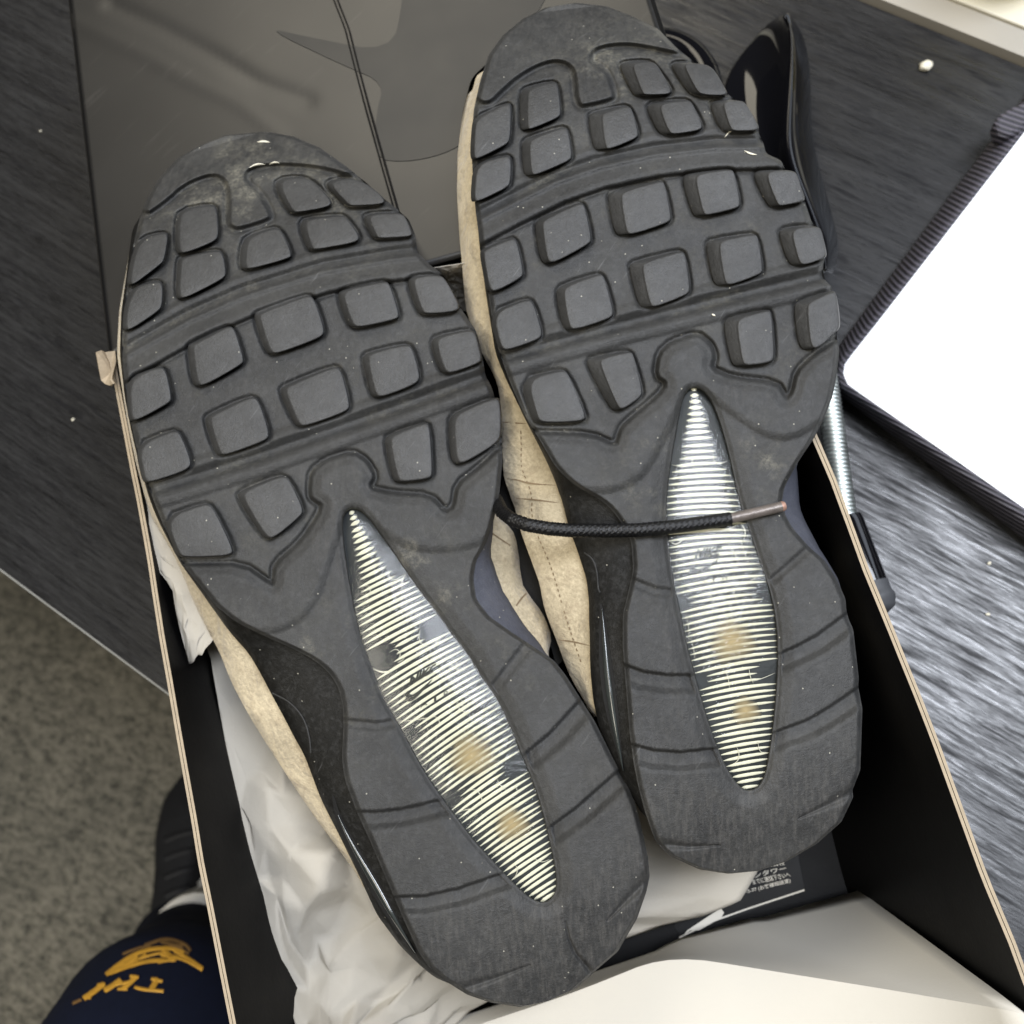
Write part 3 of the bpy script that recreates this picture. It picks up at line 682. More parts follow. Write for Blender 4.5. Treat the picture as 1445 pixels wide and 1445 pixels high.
SH['R'] = dict(
 toe=(812, 4.0), heel=(1028, 1233.0), z0=0.1700, slope=-0.0440, roll=-0.150,
 left=[(796, 4.6), (769, 11), (737, 27), (709.6, 50), (689, 78), (677.7, 114), (668.5, 155), (665, 205.6), (667.6, 256), (671, 297), (677.7, 347), (687, 402), (693.7, 448), (703, 493), (719, 539), (741.6, 589), (764.5, 626), (783, 658), (801, 676.5), (818, 690), (842, 700.7), (863, 718), (880, 742), (890.7, 763), (893.5, 804.5), (884, 846), (878.6, 867), (878.6, 915), (883, 969), (888, 1031.5), (893.4, 1073), (900, 1107.6), (911, 1149), (924.6, 1187), (945, 1208), (987, 1227), (1028, 1233)],
 right=[(812, 4), (828, 5.5), (856, 9), (892, 23), (929, 41), (956, 68.5), (984, 91), (1011, 110), (1027, 132.5), (1043, 146), (1061, 160), (1069.6, 176), (1070, 187), (1077, 201), (1081, 217), (1102.5, 226), (1108, 240), (1121, 247), (1133.6, 278.7), (1146, 315), (1155, 322), (1165, 356), (1161, 379), (1164, 397), (1173, 402), (1184, 457), (1180, 475), (1184.7, 493), (1180, 534.5), (1174, 562), (1160.6, 596), (1147, 621), (1126, 652), (1107, 687), (1103.5, 707.6), (1108.7, 728), (1119, 745.7), (1143, 773), (1164, 790.6), (1181, 818), (1193.5, 846), (1194, 860), (1198, 875), (1204, 887.5), (1212, 957), (1211, 968), (1217, 1000), (1214, 1087), (1203, 1114.5), (1204, 1125), (1187.5, 1159.5), (1153, 1190.6), (1111, 1215), (1070, 1229), (1028, 1233)],
 lugs=[Z2(p) for p in [
  [(155,370),(250,325),(262,335),(258,430),(245,445),(155,487),(145,478),(149,400)],
  [(300,290),(315,275),(390,258),(405,265),(415,345),(408,360),(310,395),(300,388)],
  [(605,205),(620,197),(685,193),(705,205),(757,275),(750,288),(660,290),(645,285)],
  [(765,205),(780,197),(845,200),(880,215),(928,280),(922,292),(840,290),(815,280)],
  [(155,510),(250,485),(262,495),(260,565),(245,580),(155,620),(147,605)],
  [(305,445),(320,430),(420,398),(437,405),(450,480),(440,495),(325,538),(312,530)],
  [(510,360),(525,350),(610,332),(630,338),(655,410),(648,425),(540,458),(525,450)],
  [(690,335),(705,320),(800,313),(815,320),(853,385),(845,400),(745,412),(725,405)],
  [(885,325),(900,315),(960,313),(980,325),(1025,385),(1020,400),(935,402),(915,395)],
  [(175,790),(180,775),(265,740),(280,750),(300,840),(293,855),(220,893),(195,893)],
  [(345,695),(355,680),(470,632),(488,638),(510,735),(502,752),(385,808),(362,800)],
  [(570,610),(580,595),(715,563),(733,568),(757,670),(748,685),(610,722),(590,712)],
  [(800,555),(815,540),(930,527),(948,533),(970,625),(962,640),(845,662),(830,655)],
  [(1020,545),(1035,530),(1125,530),(1140,540),(1167,605),(1163,620),(1080,633),(1062,628)],
  [(205,970),(310,930),(330,937),(358,1025),(350,1045),(250,1078),(230,1070)],
  [(410,905),(425,885),(530,852),(548,858),(578,960),(570,980),(450,1015),(430,1005)],
  [(635,825),(650,812),(780,780),(798,788),(815,890),(805,908),(685,945),(665,938)],
  [(873,760),(888,745),(1005,727),(1022,735),(1040,830),(1030,845),(915,878),(895,868)],
  [(1098,725),(1115,708),(1200,703),(1218,712),(1235,780),(1230,795),(1150,815),(1128,808)],
  [(300,1175),(410,1148),(435,1155),(492,1280),(485,1298),(345,1303),(330,1280)],
  [(505,1125),(515,1110),(620,1090),(635,1098),(668,1205),(660,1225),(595,1260),(575,1255)],
  [(928,1005),(943,985),(1050,963),(1065,970),(1075,1095),(1065,1115),(970,1125),(950,1115)],
  [(1145,950),(1160,935),(1250,905),(1265,912),(1277,1000),(1268,1020),(1190,1072),(1160,1065)]]],
 bev=lambda cx: 4.0 if cx < 740 else (9.0 if cx < 850 else 17.0),
 toecap=Z2([(150,300),(195,322),(240,275),(300,225),(370,190),(420,185),(455,205),(466,235),(468,290),(478,322),(492,326),(575,306),(583,295),(562,232),(542,212),(520,202),(508,190),(512,162),(540,142),(620,132),(700,145),(790,165),(900,140),(700,-80),(300,-80),(60,150)]),
 step=Z2([(110,790),(165,760),(300,690),(430,625),(560,580),(720,545),(900,525),(1135,522)]),
 valley2=Z2([(190,1118),(235,1105),(400,1060),(600,1005),(800,955),(1000,905),(1270,840)]),
 wing=[(725, 612), (760, 612), (833, 614), (869.5, 630), (876, 607.6), (883, 598), (929, 559.6), (942.6, 541), (926.6, 530), (931, 500), (947, 484), (984, 472), (1002, 486.5), (1008, 502.5), (1003, 521), (1034, 534.5), (1095.6, 541), (1109, 564), (1118.5, 555), (1125, 525), (1148, 502.5), (1180, 482), (1250, 440), (1400, 900), (1300, 1400), (800, 1400), (700, 800)],
 shank=[(790, 672), (812, 684), (830, 689), (857, 690), (884, 683), (909, 664), (926, 633), (945, 595), (962, 560), (975, 545), (1000, 552), (1024.6, 572.7), (1066, 602), (1087, 613), (1107.6, 616), (1128, 610), (1160, 590), (1250, 600), (1400, 900), (1300, 1400), (800, 1400), (700, 800)],
 window=[(968.5, 548), (979, 542.6), (991, 547), (1002, 560), (1012, 583), (1024.6, 624.6), (1033, 660), (1043, 707.6), (1055.7, 743), (1072, 792), (1083, 822), (1092, 855), (1097, 892), (1098, 934.5), (1095.6, 979), (1092, 1017), (1085.6, 1066.6), (1079, 1099), (1069, 1114), (1054.5, 1119), (1042, 1111), (1024.6, 1084), (1007, 1041.6), (994.7, 1004), (982, 959), (970, 914.6), (957, 852), (947, 800), (943, 765), (941, 735), (940.5, 707.6), (944.6, 666), (951, 624.6), (958, 587), (962, 562)],
 waxis=[(979, 545), (982, 580), (985, 625), (988, 690), (1003, 765), (1022, 850), (1036, 930), (1046, 1010), (1054, 1115)],
 rib_n=66, rib_ang=lambda t: -3 - 7 * smooth(0.3, 0.6, t),
 holes=[(1078, 832, 15), (966, 850, 11), (1080, 946, 15), (994, 958, 8), (1022, 645, 6)],
 stains=[(1033, 905, 25), (1052, 1003, 16)],
 bands=[([(878, 951), (905, 961), (940, 966), (984, 966)], 12), ([(890, 1064), (920, 1072), (960, 1075), (1024, 1068)], 12), ([(890, 822), (925, 836), (957, 838)], 6),
        ([(1091, 820), (1143, 775)], 5), ([(1098, 938), (1130, 924), (1160, 908), (1206, 874)], 12), ([(1095, 1047), (1146, 1028), (1180, 1008), (1220, 980)], 12)],
 cuts=[([(1127, 1155), (1167, 1136), (1207, 1117)], 7), ([(1016, 1193), (973, 1195), (920, 1190)], 6)],
 dust=[(1070, 650, 40, .9), (930, 650, 35, .9), (1045, 700, 40, .6), (915, 690, 35, .6), (865, 70, 45, 1.0), (880, 85, 30, .9), (990, 140, 30, .9), (930, 60, 40, .5), (850, 120, 120, .3)],
)
class Sheet:
    """the curved lower face of one sole"""
    def __init__(s, d):
        s.d = d; z0 = d['z0']
        T = at(*d['toe'], z0); H = at(*d['heel'], z0 + d['slope'])
        s.o = T[:2]; ax = (H - T)[:2]; s.L = np.linalg.norm(ax); s.ax = ax / s.L; s.rx = np.array([-s.ax[1], s.ax[0]])
    def Z(s, x, y):
        q = np.stack([x - s.o[0], y - s.o[1]], -1); a = q @ s.ax; r = q @ s.rx * -1
        r = -(q @ s.rx)                                    # + towards the left of the picture is negative
        t = a / s.L
        z = s.d['z0'] + s.d['slope'] * t + s.d['roll'] * (q @ np.array([s.ax[1], -s.ax[0]])) * -1
        z = z - 0.020 * np.clip((0.22 - t) / 0.22, 0, 1.3) ** 2 - 0.010 * np.clip((t - 0.86) / 0.14, 0, 1.3) ** 2
        return z
    def __call__(s, px, py, h=0.0):
        px = np.asarray(px, float); py = np.asarray(py, float); z = np.full(px.shape, s.d['z0'])
        for _ in range(14):
            P = at(px, py, z); z = s.Z(P[..., 0], P[..., 1]) + h
        return at(px, py, z)

def zA(p): return (450 + p[0] / 4.817, 700 + p[1] / 4.817)
def zB(p): return (560 + p[0] / 4.817, 980 + p[1] / 4.817)
def zC_(p): return (900 + p[0] / 4.817, 500 + p[1] / 4.817)
def zD(p): return (900 + p[0] / 4.013, 780 + p[1] / 4.013)
GLINTS = {'L': [([zA(p) for p in q], w) for q, w in (
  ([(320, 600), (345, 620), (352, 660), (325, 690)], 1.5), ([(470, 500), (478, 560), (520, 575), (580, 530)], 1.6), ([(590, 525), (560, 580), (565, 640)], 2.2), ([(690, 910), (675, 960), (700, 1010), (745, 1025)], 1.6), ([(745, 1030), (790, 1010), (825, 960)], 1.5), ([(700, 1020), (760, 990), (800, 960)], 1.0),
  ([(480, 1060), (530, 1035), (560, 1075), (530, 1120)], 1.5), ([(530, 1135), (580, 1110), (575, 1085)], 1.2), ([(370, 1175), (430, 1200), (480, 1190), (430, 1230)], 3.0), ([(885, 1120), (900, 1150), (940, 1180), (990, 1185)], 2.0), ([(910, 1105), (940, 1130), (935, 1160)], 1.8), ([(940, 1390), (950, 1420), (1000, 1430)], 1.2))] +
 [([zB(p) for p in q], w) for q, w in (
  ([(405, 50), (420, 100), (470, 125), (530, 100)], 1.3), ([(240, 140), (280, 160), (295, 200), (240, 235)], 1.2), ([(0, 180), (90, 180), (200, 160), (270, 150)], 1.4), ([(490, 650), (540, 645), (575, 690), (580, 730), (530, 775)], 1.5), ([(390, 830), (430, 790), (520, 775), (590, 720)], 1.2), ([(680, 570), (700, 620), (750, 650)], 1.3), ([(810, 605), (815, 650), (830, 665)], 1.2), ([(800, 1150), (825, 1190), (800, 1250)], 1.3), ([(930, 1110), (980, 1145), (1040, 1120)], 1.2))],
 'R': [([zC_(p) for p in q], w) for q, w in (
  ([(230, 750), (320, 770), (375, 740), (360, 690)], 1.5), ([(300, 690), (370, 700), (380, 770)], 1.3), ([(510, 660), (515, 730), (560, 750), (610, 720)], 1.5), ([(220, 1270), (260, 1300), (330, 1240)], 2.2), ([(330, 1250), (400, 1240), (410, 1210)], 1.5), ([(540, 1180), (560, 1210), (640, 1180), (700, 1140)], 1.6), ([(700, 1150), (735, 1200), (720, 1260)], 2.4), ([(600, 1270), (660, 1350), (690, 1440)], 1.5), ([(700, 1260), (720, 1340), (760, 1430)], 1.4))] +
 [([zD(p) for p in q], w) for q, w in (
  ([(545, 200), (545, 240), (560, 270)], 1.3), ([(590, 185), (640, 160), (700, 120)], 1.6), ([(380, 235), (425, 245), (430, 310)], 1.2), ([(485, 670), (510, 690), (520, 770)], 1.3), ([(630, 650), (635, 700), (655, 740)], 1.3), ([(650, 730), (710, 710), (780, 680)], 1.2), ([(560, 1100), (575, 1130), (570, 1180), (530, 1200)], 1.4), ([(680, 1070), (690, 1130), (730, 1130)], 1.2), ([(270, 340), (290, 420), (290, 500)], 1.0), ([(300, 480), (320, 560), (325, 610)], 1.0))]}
M['glint_stroke'] = mat_plain('painted_glint', (0.72, 0.70, 0.60), 0.25, 0.2, 400, spec=.6)  # pale cream for the glints painted on the window
def make_shoe(key, label):
    d = SH[key]; S = Sheet(d)
    base = S(np.array((d['toe'][0] + d['heel'][0]) / 2), np.array((d['toe'][1] + d['heel'][1]) / 2))
    root = empty('trainer', (base[0], base[1], 0.03), label, 'trainer', 'pair of worn trainers lying sole up in the shoe box')
    tx, ty = d['toe']; hx, hy = d['heel']; L = math.hypot(hx - tx, hy - ty)
    av = np.array([hx - tx, hy - ty]) / L; au = np.array([av[1], -av[0]])          # u to the right
    tov = lambda p: ((np.array(p) - [tx, ty]) @ av, (np.array(p) - [tx, ty]) @ au)
    def side(pts):
        v, u = tov(pts); o = np.argsort(v, kind='stable'); v, u = v[o], u[o]
        keep = np.r_[True, np.diff(v) > 0.3]; return v[keep], u[keep]
    full = list(d['right']) + list(d['left'])[::-1][1:-1]
    fv, fu = tov(full); ia, ib = int(np.argmin(fv)), int(np.argmax(fv)); nf = len(full)
    way = lambda a, b, st_: [(a + st_ * k) % nf for k in range(((b - a) * st_) % nf + 1)]
    s1, s2_ = way(ia, ib, 1), way(ia, ib, -1)
    def mono(ix):
        v, u = fv[ix], fu[ix]; keep = [0]
        for i in range(1, len(v)):
            if v[i] > v[keep[-1]] + 0.3: keep.append(i)
        if keep[-1] != len(v) - 1: keep[-1] = len(v) - 1
        return v[keep], u[keep]
    (rv, ru), (lv, lu) = mono(s1), mono(s2_)
    if ru.mean() < lu.mean(): (rv, ru), (lv, lu) = (lv, lu), (rv, ru)
    v0 = min(lv[0], rv[0]); v1 = max(lv[-1], rv[-1])
    R = 960; C = 330
    th = np.linspace(0, 1, R); vv = v0 + (v1 - v0) * (th - 0.88 * np.sin(2 * math.pi * th) / (2 * math.pi))
    vv = np.clip(vv, v0, v1); vv = np.sort(vv)
    uL = np.interp(vv, lv, lu); uR = np.interp(vv, rv, ru)
    def sm1(a, k=2):
        w = np.ones(2 * k + 1) / (2 * k + 1); b = np.convolve(np.pad(a, k, mode='edge'), w, 'valid'); b[0] = a[0]; b[-1] = a[-1]; return b
    uL = sm1(uL, 4); uR = sm1(uR)
    # rounded ends
    f = np.linspace(0, 1, C)[None, :]
    Uu = uL[:, None] * (1 - f) + uR[:, None] * f; VV = np.repeat(vv[:, None], C, 1)
    X = tx + VV * av[0] + Uu * au[0]; Y = ty + VV * av[1] + Uu * au[1]
    outline = [(tx + v * av[0] + u * au[0], ty + v * av[1] + u * au[1]) for v, u in list(zip(vv[::7], uL[::7])) + list(zip(vv[::-7], uR[::-7]))]
    # ---- relief
    n1 = fbm(X, Y, 60, 3)
    H = np.zeros(X.shape)
    dc = sdf(X, Y, chaikin(d['toecap'], 2).tolist()); cap = smooth(3.5, -3.5, dc); H = np.maximum(H, 0.0026 * cap)
    wing_p = chaikin(d['wing'], 1, True, 0.2).tolist()
    dw = sdf(X, Y, wing_p); H = np.maximum(H, 0.0028 * smooth(2.2, -2.8, dw)) + 0.0013 * smooth(-2, -17, dw)
    # thin undercut line round the raised parts
    H -= 0.0024 * np.exp(-((dw - 4.2) / 2.7) ** 2) + 0.0008 * np.exp(-((dc - 6) / 3) ** 2)
    # cross ridges of the forefoot
    ds, ts = seg_dist(X, Y, d['step']); cx_, cy_ = np.array(d['step']).mean(0)
    sg = inside(X, Y, d['step'] + [(d['step'][-1][0] + 30, -400), (d['step'][0][0] - 200, -400)])
    sd = np.where(sg, -ds, ds)                       # negative towards the toe
    prof = np.interp(sd, [-64, -57, -50, -43, -37, -31, -25, -18, -10, -5, -2, 2.5, 7], [0, .9, .3, -1.6, -.9, 1.6, .9, 1.5, 2.4, 2.5, 2.0, -1.0, 0]) * 1e-3
    prof = np.where(abs(sd) < 70, prof, 0); H += prof * (1 - cap)
    d2, t2 = seg_dist(X, Y, d['valley2'])
    sg2 = inside(X, Y, d['valley2'] + [(d['valley2'][-1][0] + 30, -400), (d['valley2'][0][0] - 200, -400)])
    s2 = np.where(sg2, -d2, d2)
    p2 = np.interp(s2, [-28, -22, -15, -9, -3, 4, 10, 16, 24, 30], [0, .9, 1.3, -.3, -2.1, -1.9, .9, 1.7, 1.1, 0]) * 1e-3
    H += np.where(abs(s2) < 32, p2, 0) * smooth(-2, 6, dw)
    # shank drop, heel bevel, window well
    dk = sdf(X, Y, chaikin(d['shank'], 1, True, 0.2).tolist())
    tt = VV / L
    H -= 0.0016 * smooth(2, -9, dk) * smooth(0.78, 0.62, tt) + 0.0003 * np.exp(-(dk / 3) ** 2) * (tt < 0.7)
    wp = smooth_closed(d['window'], 160, 1.2).tolist()
    dwin = sdf(X, Y, wp)
    H -= 0.0016 * smooth(26, 2, dwin) * smooth(0.45, 0.6, tt) + 0.0008 * smooth(8, 1, dwin)
    H = np.where(dwin < 0, H - 0.0045 * smooth(0.5, -2.5, dwin), H)
    for pts, w in d['bands']:
        # a step: sharp wall on the toe side, floor rising gently to the next segment
        dd, t_ = seg_dist(X, Y, pts); pa_ = np.array(pts, float)
        cum = np.r_[0, np.cumsum(np.hypot(*np.diff(pa_, axis=0).T))]; cum /= cum[-1]
        vn, _u = tov(np.stack([np.interp(t_, cum, pa_[:, 0]), np.interp(t_, cum, pa_[:, 1])], -1)) if False else (((np.interp(t_, cum, pa_[:, 0]) - tx) * av[0] + (np.interp(t_, cum, pa_[:, 1]) - ty) * av[1]), 0)
        sdd = np.where(VV > vn, dd, -dd); w2 = w * 1.15
        g = np.interp(sdd, [-w2 - 2.0, -w2 + 1.5, w2 * .35, w2, w2 + 5], [0, 1, .72, .12, 0])
        H -= (0.0034 if w > 7 else 0.0013) * g * np.where(dwin < 6, 0.3, 1)
    for pts, w in d['cuts']:
        dd, t_ = seg_dist(X, Y, pts); ww = 1.0 + w * t_
        H -= 0.0018 * np.exp(-(dd / ww) ** 2) * (0.35 + .65 * t_)
    # V notch streaks and soft wear
    H += 0.00035 * (n1 - 0.5) + 0.00012 * (fbm(X, Y, 9, 9) - .5)
    ed_ = np.minimum(Uu - uL[:, None], uR[:, None] - Uu); 
    ends = np.minimum(VV - v0, v1 - VV)
    H -= 0.0024 * smooth(9, 0, ed_) ** 1.5
    # toe scuffs: two long shallow ovals
    for lp_ in d['lugs']:
        q = np.array(lp_); x0_, y0_ = q.min(0) - 14; x1_, y1_ = q.max(0) + 14
        m_ = (X > x0_) & (X < x1_) & (Y > y0_) & (Y < y1_)
        dl = sdf(X[m_], Y[m_], chaikin(q, 1, True, .25).tolist()); H[m_] -= 0.0018 * np.exp(-((dl - 3.0) / 3.2) ** 2)
    # ---- dirt
    D = 0.05 + 0.30 * smooth(0.0008, -0.0012, H) * (tt < 0.6) * smooth(0.42, 0.62, fbm(X, Y, 70, 40))
    for (x, y, r, k) in d['dust']:
        D += k * np.exp(-((X - x) ** 2 + (Y - y) ** 2) / (2 * (r * .62) ** 2)) * smooth(0.35, 0.65, fbm(X, Y, 24, 50 + int(r)))
    D += 0.2 * smooth(0.5, 0.75, fbm(X, Y, 34, 61)) * smooth(0.50, 0.56, tt) * smooth(0.75, 0.6, tt)
    D = np.clip(D, 0, 1)
    P = S(X, Y, H)
    Pl = S(X[:, :1], Y[:, :1], np.full((R, 1), -0.0035)); Pr = S(X[:, -1:], Y[:, -1:], np.full((R, 1), -0.0035))
    PP = np.concatenate([Pl, P, Pr], 1); G_ = np.clip(smooth(0.82, 0.95, tt) + 0.35 * smooth(0.55, 0.75, fbm(X, Y, 80, 91)) + 0.6 * smooth(0.10, 0.02, tt), 0, 1); wid = lambda a: np.concatenate([a[:, :1], a, a[:, -1:]], 1).reshape(-1, 1); DD = np.concatenate([wid(D), wid(G_), wid(D * 0)], 1)
    # fan ends
    o = mesh('outsole', PP.reshape(-1, 3), grid_faces(R, C + 2), M['rubber'], root, cols=DD); 
    fix_up(o); out = o
    # ---- tread blocks
    for k, lp_ in enumerate(d['lugs']):
        p = np.array(lp_); cxl = p[:, 0].mean(); bv = d['bev'](cxl)
        bp = chaikin(p, 1, True, 0.22); bp = chaikin(bp, 1, True, 0.25)
        c = bp.mean(0); bp = c + (bp - c) * (1 + 3.5 / (bp[:, 0].max() - bp[:, 0].min())); x1 = bp[:, 0].max(); x0 = bp[:, 0].min(); wdt = x1 - x0
        keepin = lambda q: q
        base_p = c + (bp - c) * (1 + 3.0 / wdt)
        top = bp.copy(); top[:, 0] = x1 - (x1 - bp[:, 0]) * (1 - bv / wdt)
        top2 = top.mean(0) + (top - top.mean(0)) * (1 - 1.8 / wdt); top3 = top.mean(0) + (top - top.mean(0)) * (1 - 5.0 / wdt); top4 = top.mean(0) + (top - top.mean(0)) * 0.5
        mid = base_p * 0.35 + top * 0.65
        hh = 0.0036 + 0.0004 * random.random()
        if key == 'R': mid = base_p * 0.15 + top * 0.85
        rings = [(base_p, -0.0012), (base_p * .93 + top * .07, 0.0003), (mid, hh * 0.62), (top, hh - 0.0004), (top2, hh - 0.0001), (top3, hh), (top4, hh + 0.00008)]
        n = len(bp); V = np.concatenate([S(r[:, 0], r[:, 1], np.full(n, h_)) for r, h_ in rings])
        Fc = grid_faces(len(rings), n, True) + [tuple((len(rings) - 1) * n + i for i in range(n))[::-1]]
        b = mesh('tread_block', V, Fc, M['lug'], out); fix_up(b)
    # ---- air window
    wpa = np.array(wp); wc = wpa.mean(0)
    win = None
    n = len(wpa)
    rings = [(wc + (wpa - wc) * 1.012, -0.0002)] ; 
    fr_ = [1.0, .9, .7, .45, .2]
    # bed
    ax = resample(d['waxis'], 120, False)
    def axpt(p):                                 # shrink towards the axis, not the centre
        i = np.argmin(np.hypot(ax[None, :, 0] - p[:, :1], ax[None, :, 1] - p[:, 1:]), axis=1); return ax[i]
    wa = axpt(wpa)
    def layer(h0, dome, name, m, par, grow):
        V = []
        for s in (1.0, .8, .55, .3, .0):
            q = wa + (wpa - wa) * s * grow; V.append(S(q[:, 0], q[:, 1], h0 + dome * (1 - s * s)))
        return mesh(name, np.concatenate(V), grid_faces(5, n, True), m, par)
    win = layer(-0.0010, 0.0004, 'air_window', M['bed'], root, 1.03); fix_up(win)
    # ribs
    NR = d['rib_n']; ac = resample(d['waxis'], 400, False)
    wpoly = wpa
    for k in range(NR):
        t = (k + 0.6) / NR; c = ac[int(t * 399)]; ang = math.radians(float(d['rib_ang'](np.array(t))) + random.uniform(-1, 1)); dr = np.array([math.cos(ang), math.sin(ang)])
        ext = []
        for sgn in (-1, 1):
            best = 200
            for i in range(n):
                a = wpoly[i] - c; b = wpoly[(i + 1) % n] - c; e = b - a; den = dr[0] * sgn * e[1] - dr[1] * sgn * e[0]
                if abs(den) < 1e-9: continue
                q = (a[0] * e[1] - a[1] * e[0]) / den; w_ = (a[0] * dr[1] * sgn - a[1] * dr[0] * sgn) / den
                if q > 0 and 0 <= w_ <= 1: best = min(best, q)
            lim = best * random.uniform(0.975, 1.03)
            lim = min(lim, 4.5 + (1.5 if key == 'L' else 2.0) * k + 4.0 * max(0, k - 11)) if k < 20 else lim
            for (x, y, r) in d['holes']:
                for q in np.linspace(0, lim, 40):
                    if math.hypot(*(c + dr * sgn * q - [x, y])) < r * random.uniform(.75, .92):
                        lim = max(4, q); break
            ext.append(lim)
        m = 13; ss = np.linspace(-1, 1, m); along = np.where(ss < 0, ss * ext[0], ss * ext[1])
        nrm = np.array([-dr[1], dr[0]])
        bend = 3.0 * (along / 60) ** 2 * (1 if key == 'R' else 0.6)
        cl = c + along[:, None] * dr + (-bend)[:, None] * nrm * -1
        wmax = 2.6 if k > 7 else 3.2
        wd_ = wmax * (1 - abs(ss) ** 2.2) + 0.3; wd_ = wd_ * (1 + .12 * (rng.rand(m) - .5))
        a = cl - nrm * wd_[:, None]; b = cl + nrm * wd_[:, None]
        V = np.concatenate([S(a[:, 0], a[:, 1], np.full(m, -0.0008)), S(cl[:, 0], cl[:, 1], -0.0006 + 0.0008 * (1 - abs(ss) ** 2)), S(b[:, 0], b[:, 1], np.full(m, -0.0008))])
        cl3 = np.concatenate([a, cl, b]); st = np.zeros(len(cl3))
        for (x, y, r) in d['stains']:
            st = np.maximum(st, np.exp(-((np.hypot(cl3[:, 0] - x, cl3[:, 1] - y) / r) ** 2) * 1.1))
        st = np.clip(st * 0.95 + 0.06 * rng.rand(len(st)), 0, 1)
        rb = mesh('rib', V, grid_faces(3, m), M['rib'], win, cols=st[:, None]); fix_up(rb)
    # the amber pads that show through behind the ribs
    for (x, y, r) in d['stains']:
        tq = np.linspace(0, 2 * math.pi, 30, endpoint=False); V = []; cc = []
        for sr in (1.0, .85, .7, .55, .4, .25, .0005):
            rr = r * 1.3 * sr * (1 + .12 * np.sin(3 * tq + 1) + .06 * np.sin(7 * tq))
            V.append(S(x + rr * np.cos(tq), y + rr * np.sin(tq), np.full(30, -0.00055 + .0003 * (1 - sr)))); cc += [max(0, 1 - sr) ** .9] * 30
        b = mesh('amber_pad', np.concatenate(V), grid_faces(7, 30, True), mat_amber, win, cols=np.array(cc)[:, None]); fix_up(b)
    # glints of the clear layer, painted as thin cream strokes like torn rib edges
    for pts, w in (GLINTS[key]):
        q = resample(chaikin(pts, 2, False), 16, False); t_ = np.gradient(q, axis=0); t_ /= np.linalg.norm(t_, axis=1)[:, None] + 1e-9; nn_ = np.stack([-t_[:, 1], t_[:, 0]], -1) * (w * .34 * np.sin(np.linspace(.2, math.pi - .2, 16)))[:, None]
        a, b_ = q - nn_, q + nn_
        b = mesh('glint_stroke', np.concatenate([S(a[:, 0], a[:, 1], np.full(16, .0003)), S(q[:, 0], q[:, 1], np.full(16, .0006)), S(b_[:, 0], b_[:, 1], np.full(16, .0003))]), grid_faces(3, 16), M['glint_stroke'], win); fix_up(b)
    # printed marks
    onw = lambda x, y: S(x, y, np.full(np.shape(x), 0.00035))
    if key == 'L':
        za = lambda p: (450 + p[0] / 4.817, 700 + p[1] / 4.817)
        put_text('lettering', 'NIKE', [za(p) for p in [(612, 1290), (790, 1190), (800, 1135), (608, 1235)]], onw, M['print'], win, ital=0.25, bold=0.055)
        swp = [(585, 1368), (603, 1318), (612, 1335), (625, 1352), (660, 1342), (800, 1215), (700, 1335), (640, 1392), (600, 1400)]
        put_text('lettering', 'A', [za(p) for p in [(690, 1443), (738, 1418), (738, 1390), (690, 1412)]], onw, M['print'], win)
        put_text('lettering', 'I', [za(p) for p in [(782, 1398), (798, 1392), (798, 1352), (782, 1358)]], onw, M['print'], win)
        put_text('lettering', 'R', [za(p) for p in [(850, 1372), (890, 1350), (885, 1315), (848, 1335)]], onw, M['print'], win)
    else:
        za = lambda p: (780 + p[0] / 2.89, 500 + p[1] / 2.89)
        put_text('lettering', 'NIKE', [za(p) for p in [(575, 842), (685, 820), (692, 780), (580, 797)]], onw, M['print'], win, ital=0.25, bold=0.055)
        swp = [(555, 893), (560, 855), (575, 870), (600, 878), (690, 825), (640, 872), (608, 893), (575, 890)]
        put_text('lettering', 'A', [za(p) for p in [(595, 935), (620, 930), (618, 905), (594, 910)]], onw, M['print'], win)
        put_text('lettering', 'I', [za(p) for p in [(652, 925), (660, 924), (659, 898), (651, 899)]], onw, M['print'], win)
        put_text('lettering', 'R', [za(p) for p in [(692, 920), (715, 916), (713, 892), (691, 895)]], onw, M['print'], win)
    sp = chaikin([za(p) for p in swp], 2, True); P = onw(sp[:, 0], sp[:, 1])
    mesh('swoosh', P, [tuple(range(len(P)))], M['print'], win, smooth_sh=False)
    cov = layer(0.0004, 0.0014, 'clear_cover', M['clear'], win, 1.01); fix_up(cov)
    return root, out, S, dict(v=vv, uL=uL, uR=uR, tov=tov, fro=lambda v, u: (tx + v * av[0] + u * au[0], ty + v * av[1] + u * au[1]), L=L)

def fix_up(o):
    """point the faces up at the camera"""
    me = o.data; n = np.zeros(len(me.polygons) * 3); me.polygons.foreach_get('normal', n); n = n.reshape(-1, 3)
    a = np.zeros(len(me.polygons)); me.polygons.foreach_get('area', a)
    if (n[:, 2] * a).sum() < 0: me.flip_normals()
    return o
def mk_amber():
    t = NT('amber_pad'); at_ = t.n('ShaderNodeAttribute', _attribute_name='dirt'); sep = t.n('ShaderNodeSeparateColor'); t.l(at_.outputs['Color'], sep.inputs[0])
    t.set(Base__Color=t.mix(sep.outputs[0], (0.03, 0.033, 0.035), (0.38, 0.30, 0.165)), Roughness=.6); t.b.inputs['Specular IOR Level'].default_value = .15; return t.m
mat_amber = mk_amber()

Lroot, Lout, LS, LI = make_shoe('L', 'left trainer sole up, toe lower in the photo, two beige flakes on its toe rubber')
Rroot, Rout, RS, RI = make_shoe('R', 'right trainer sole up with a black lace end lying across its arch')

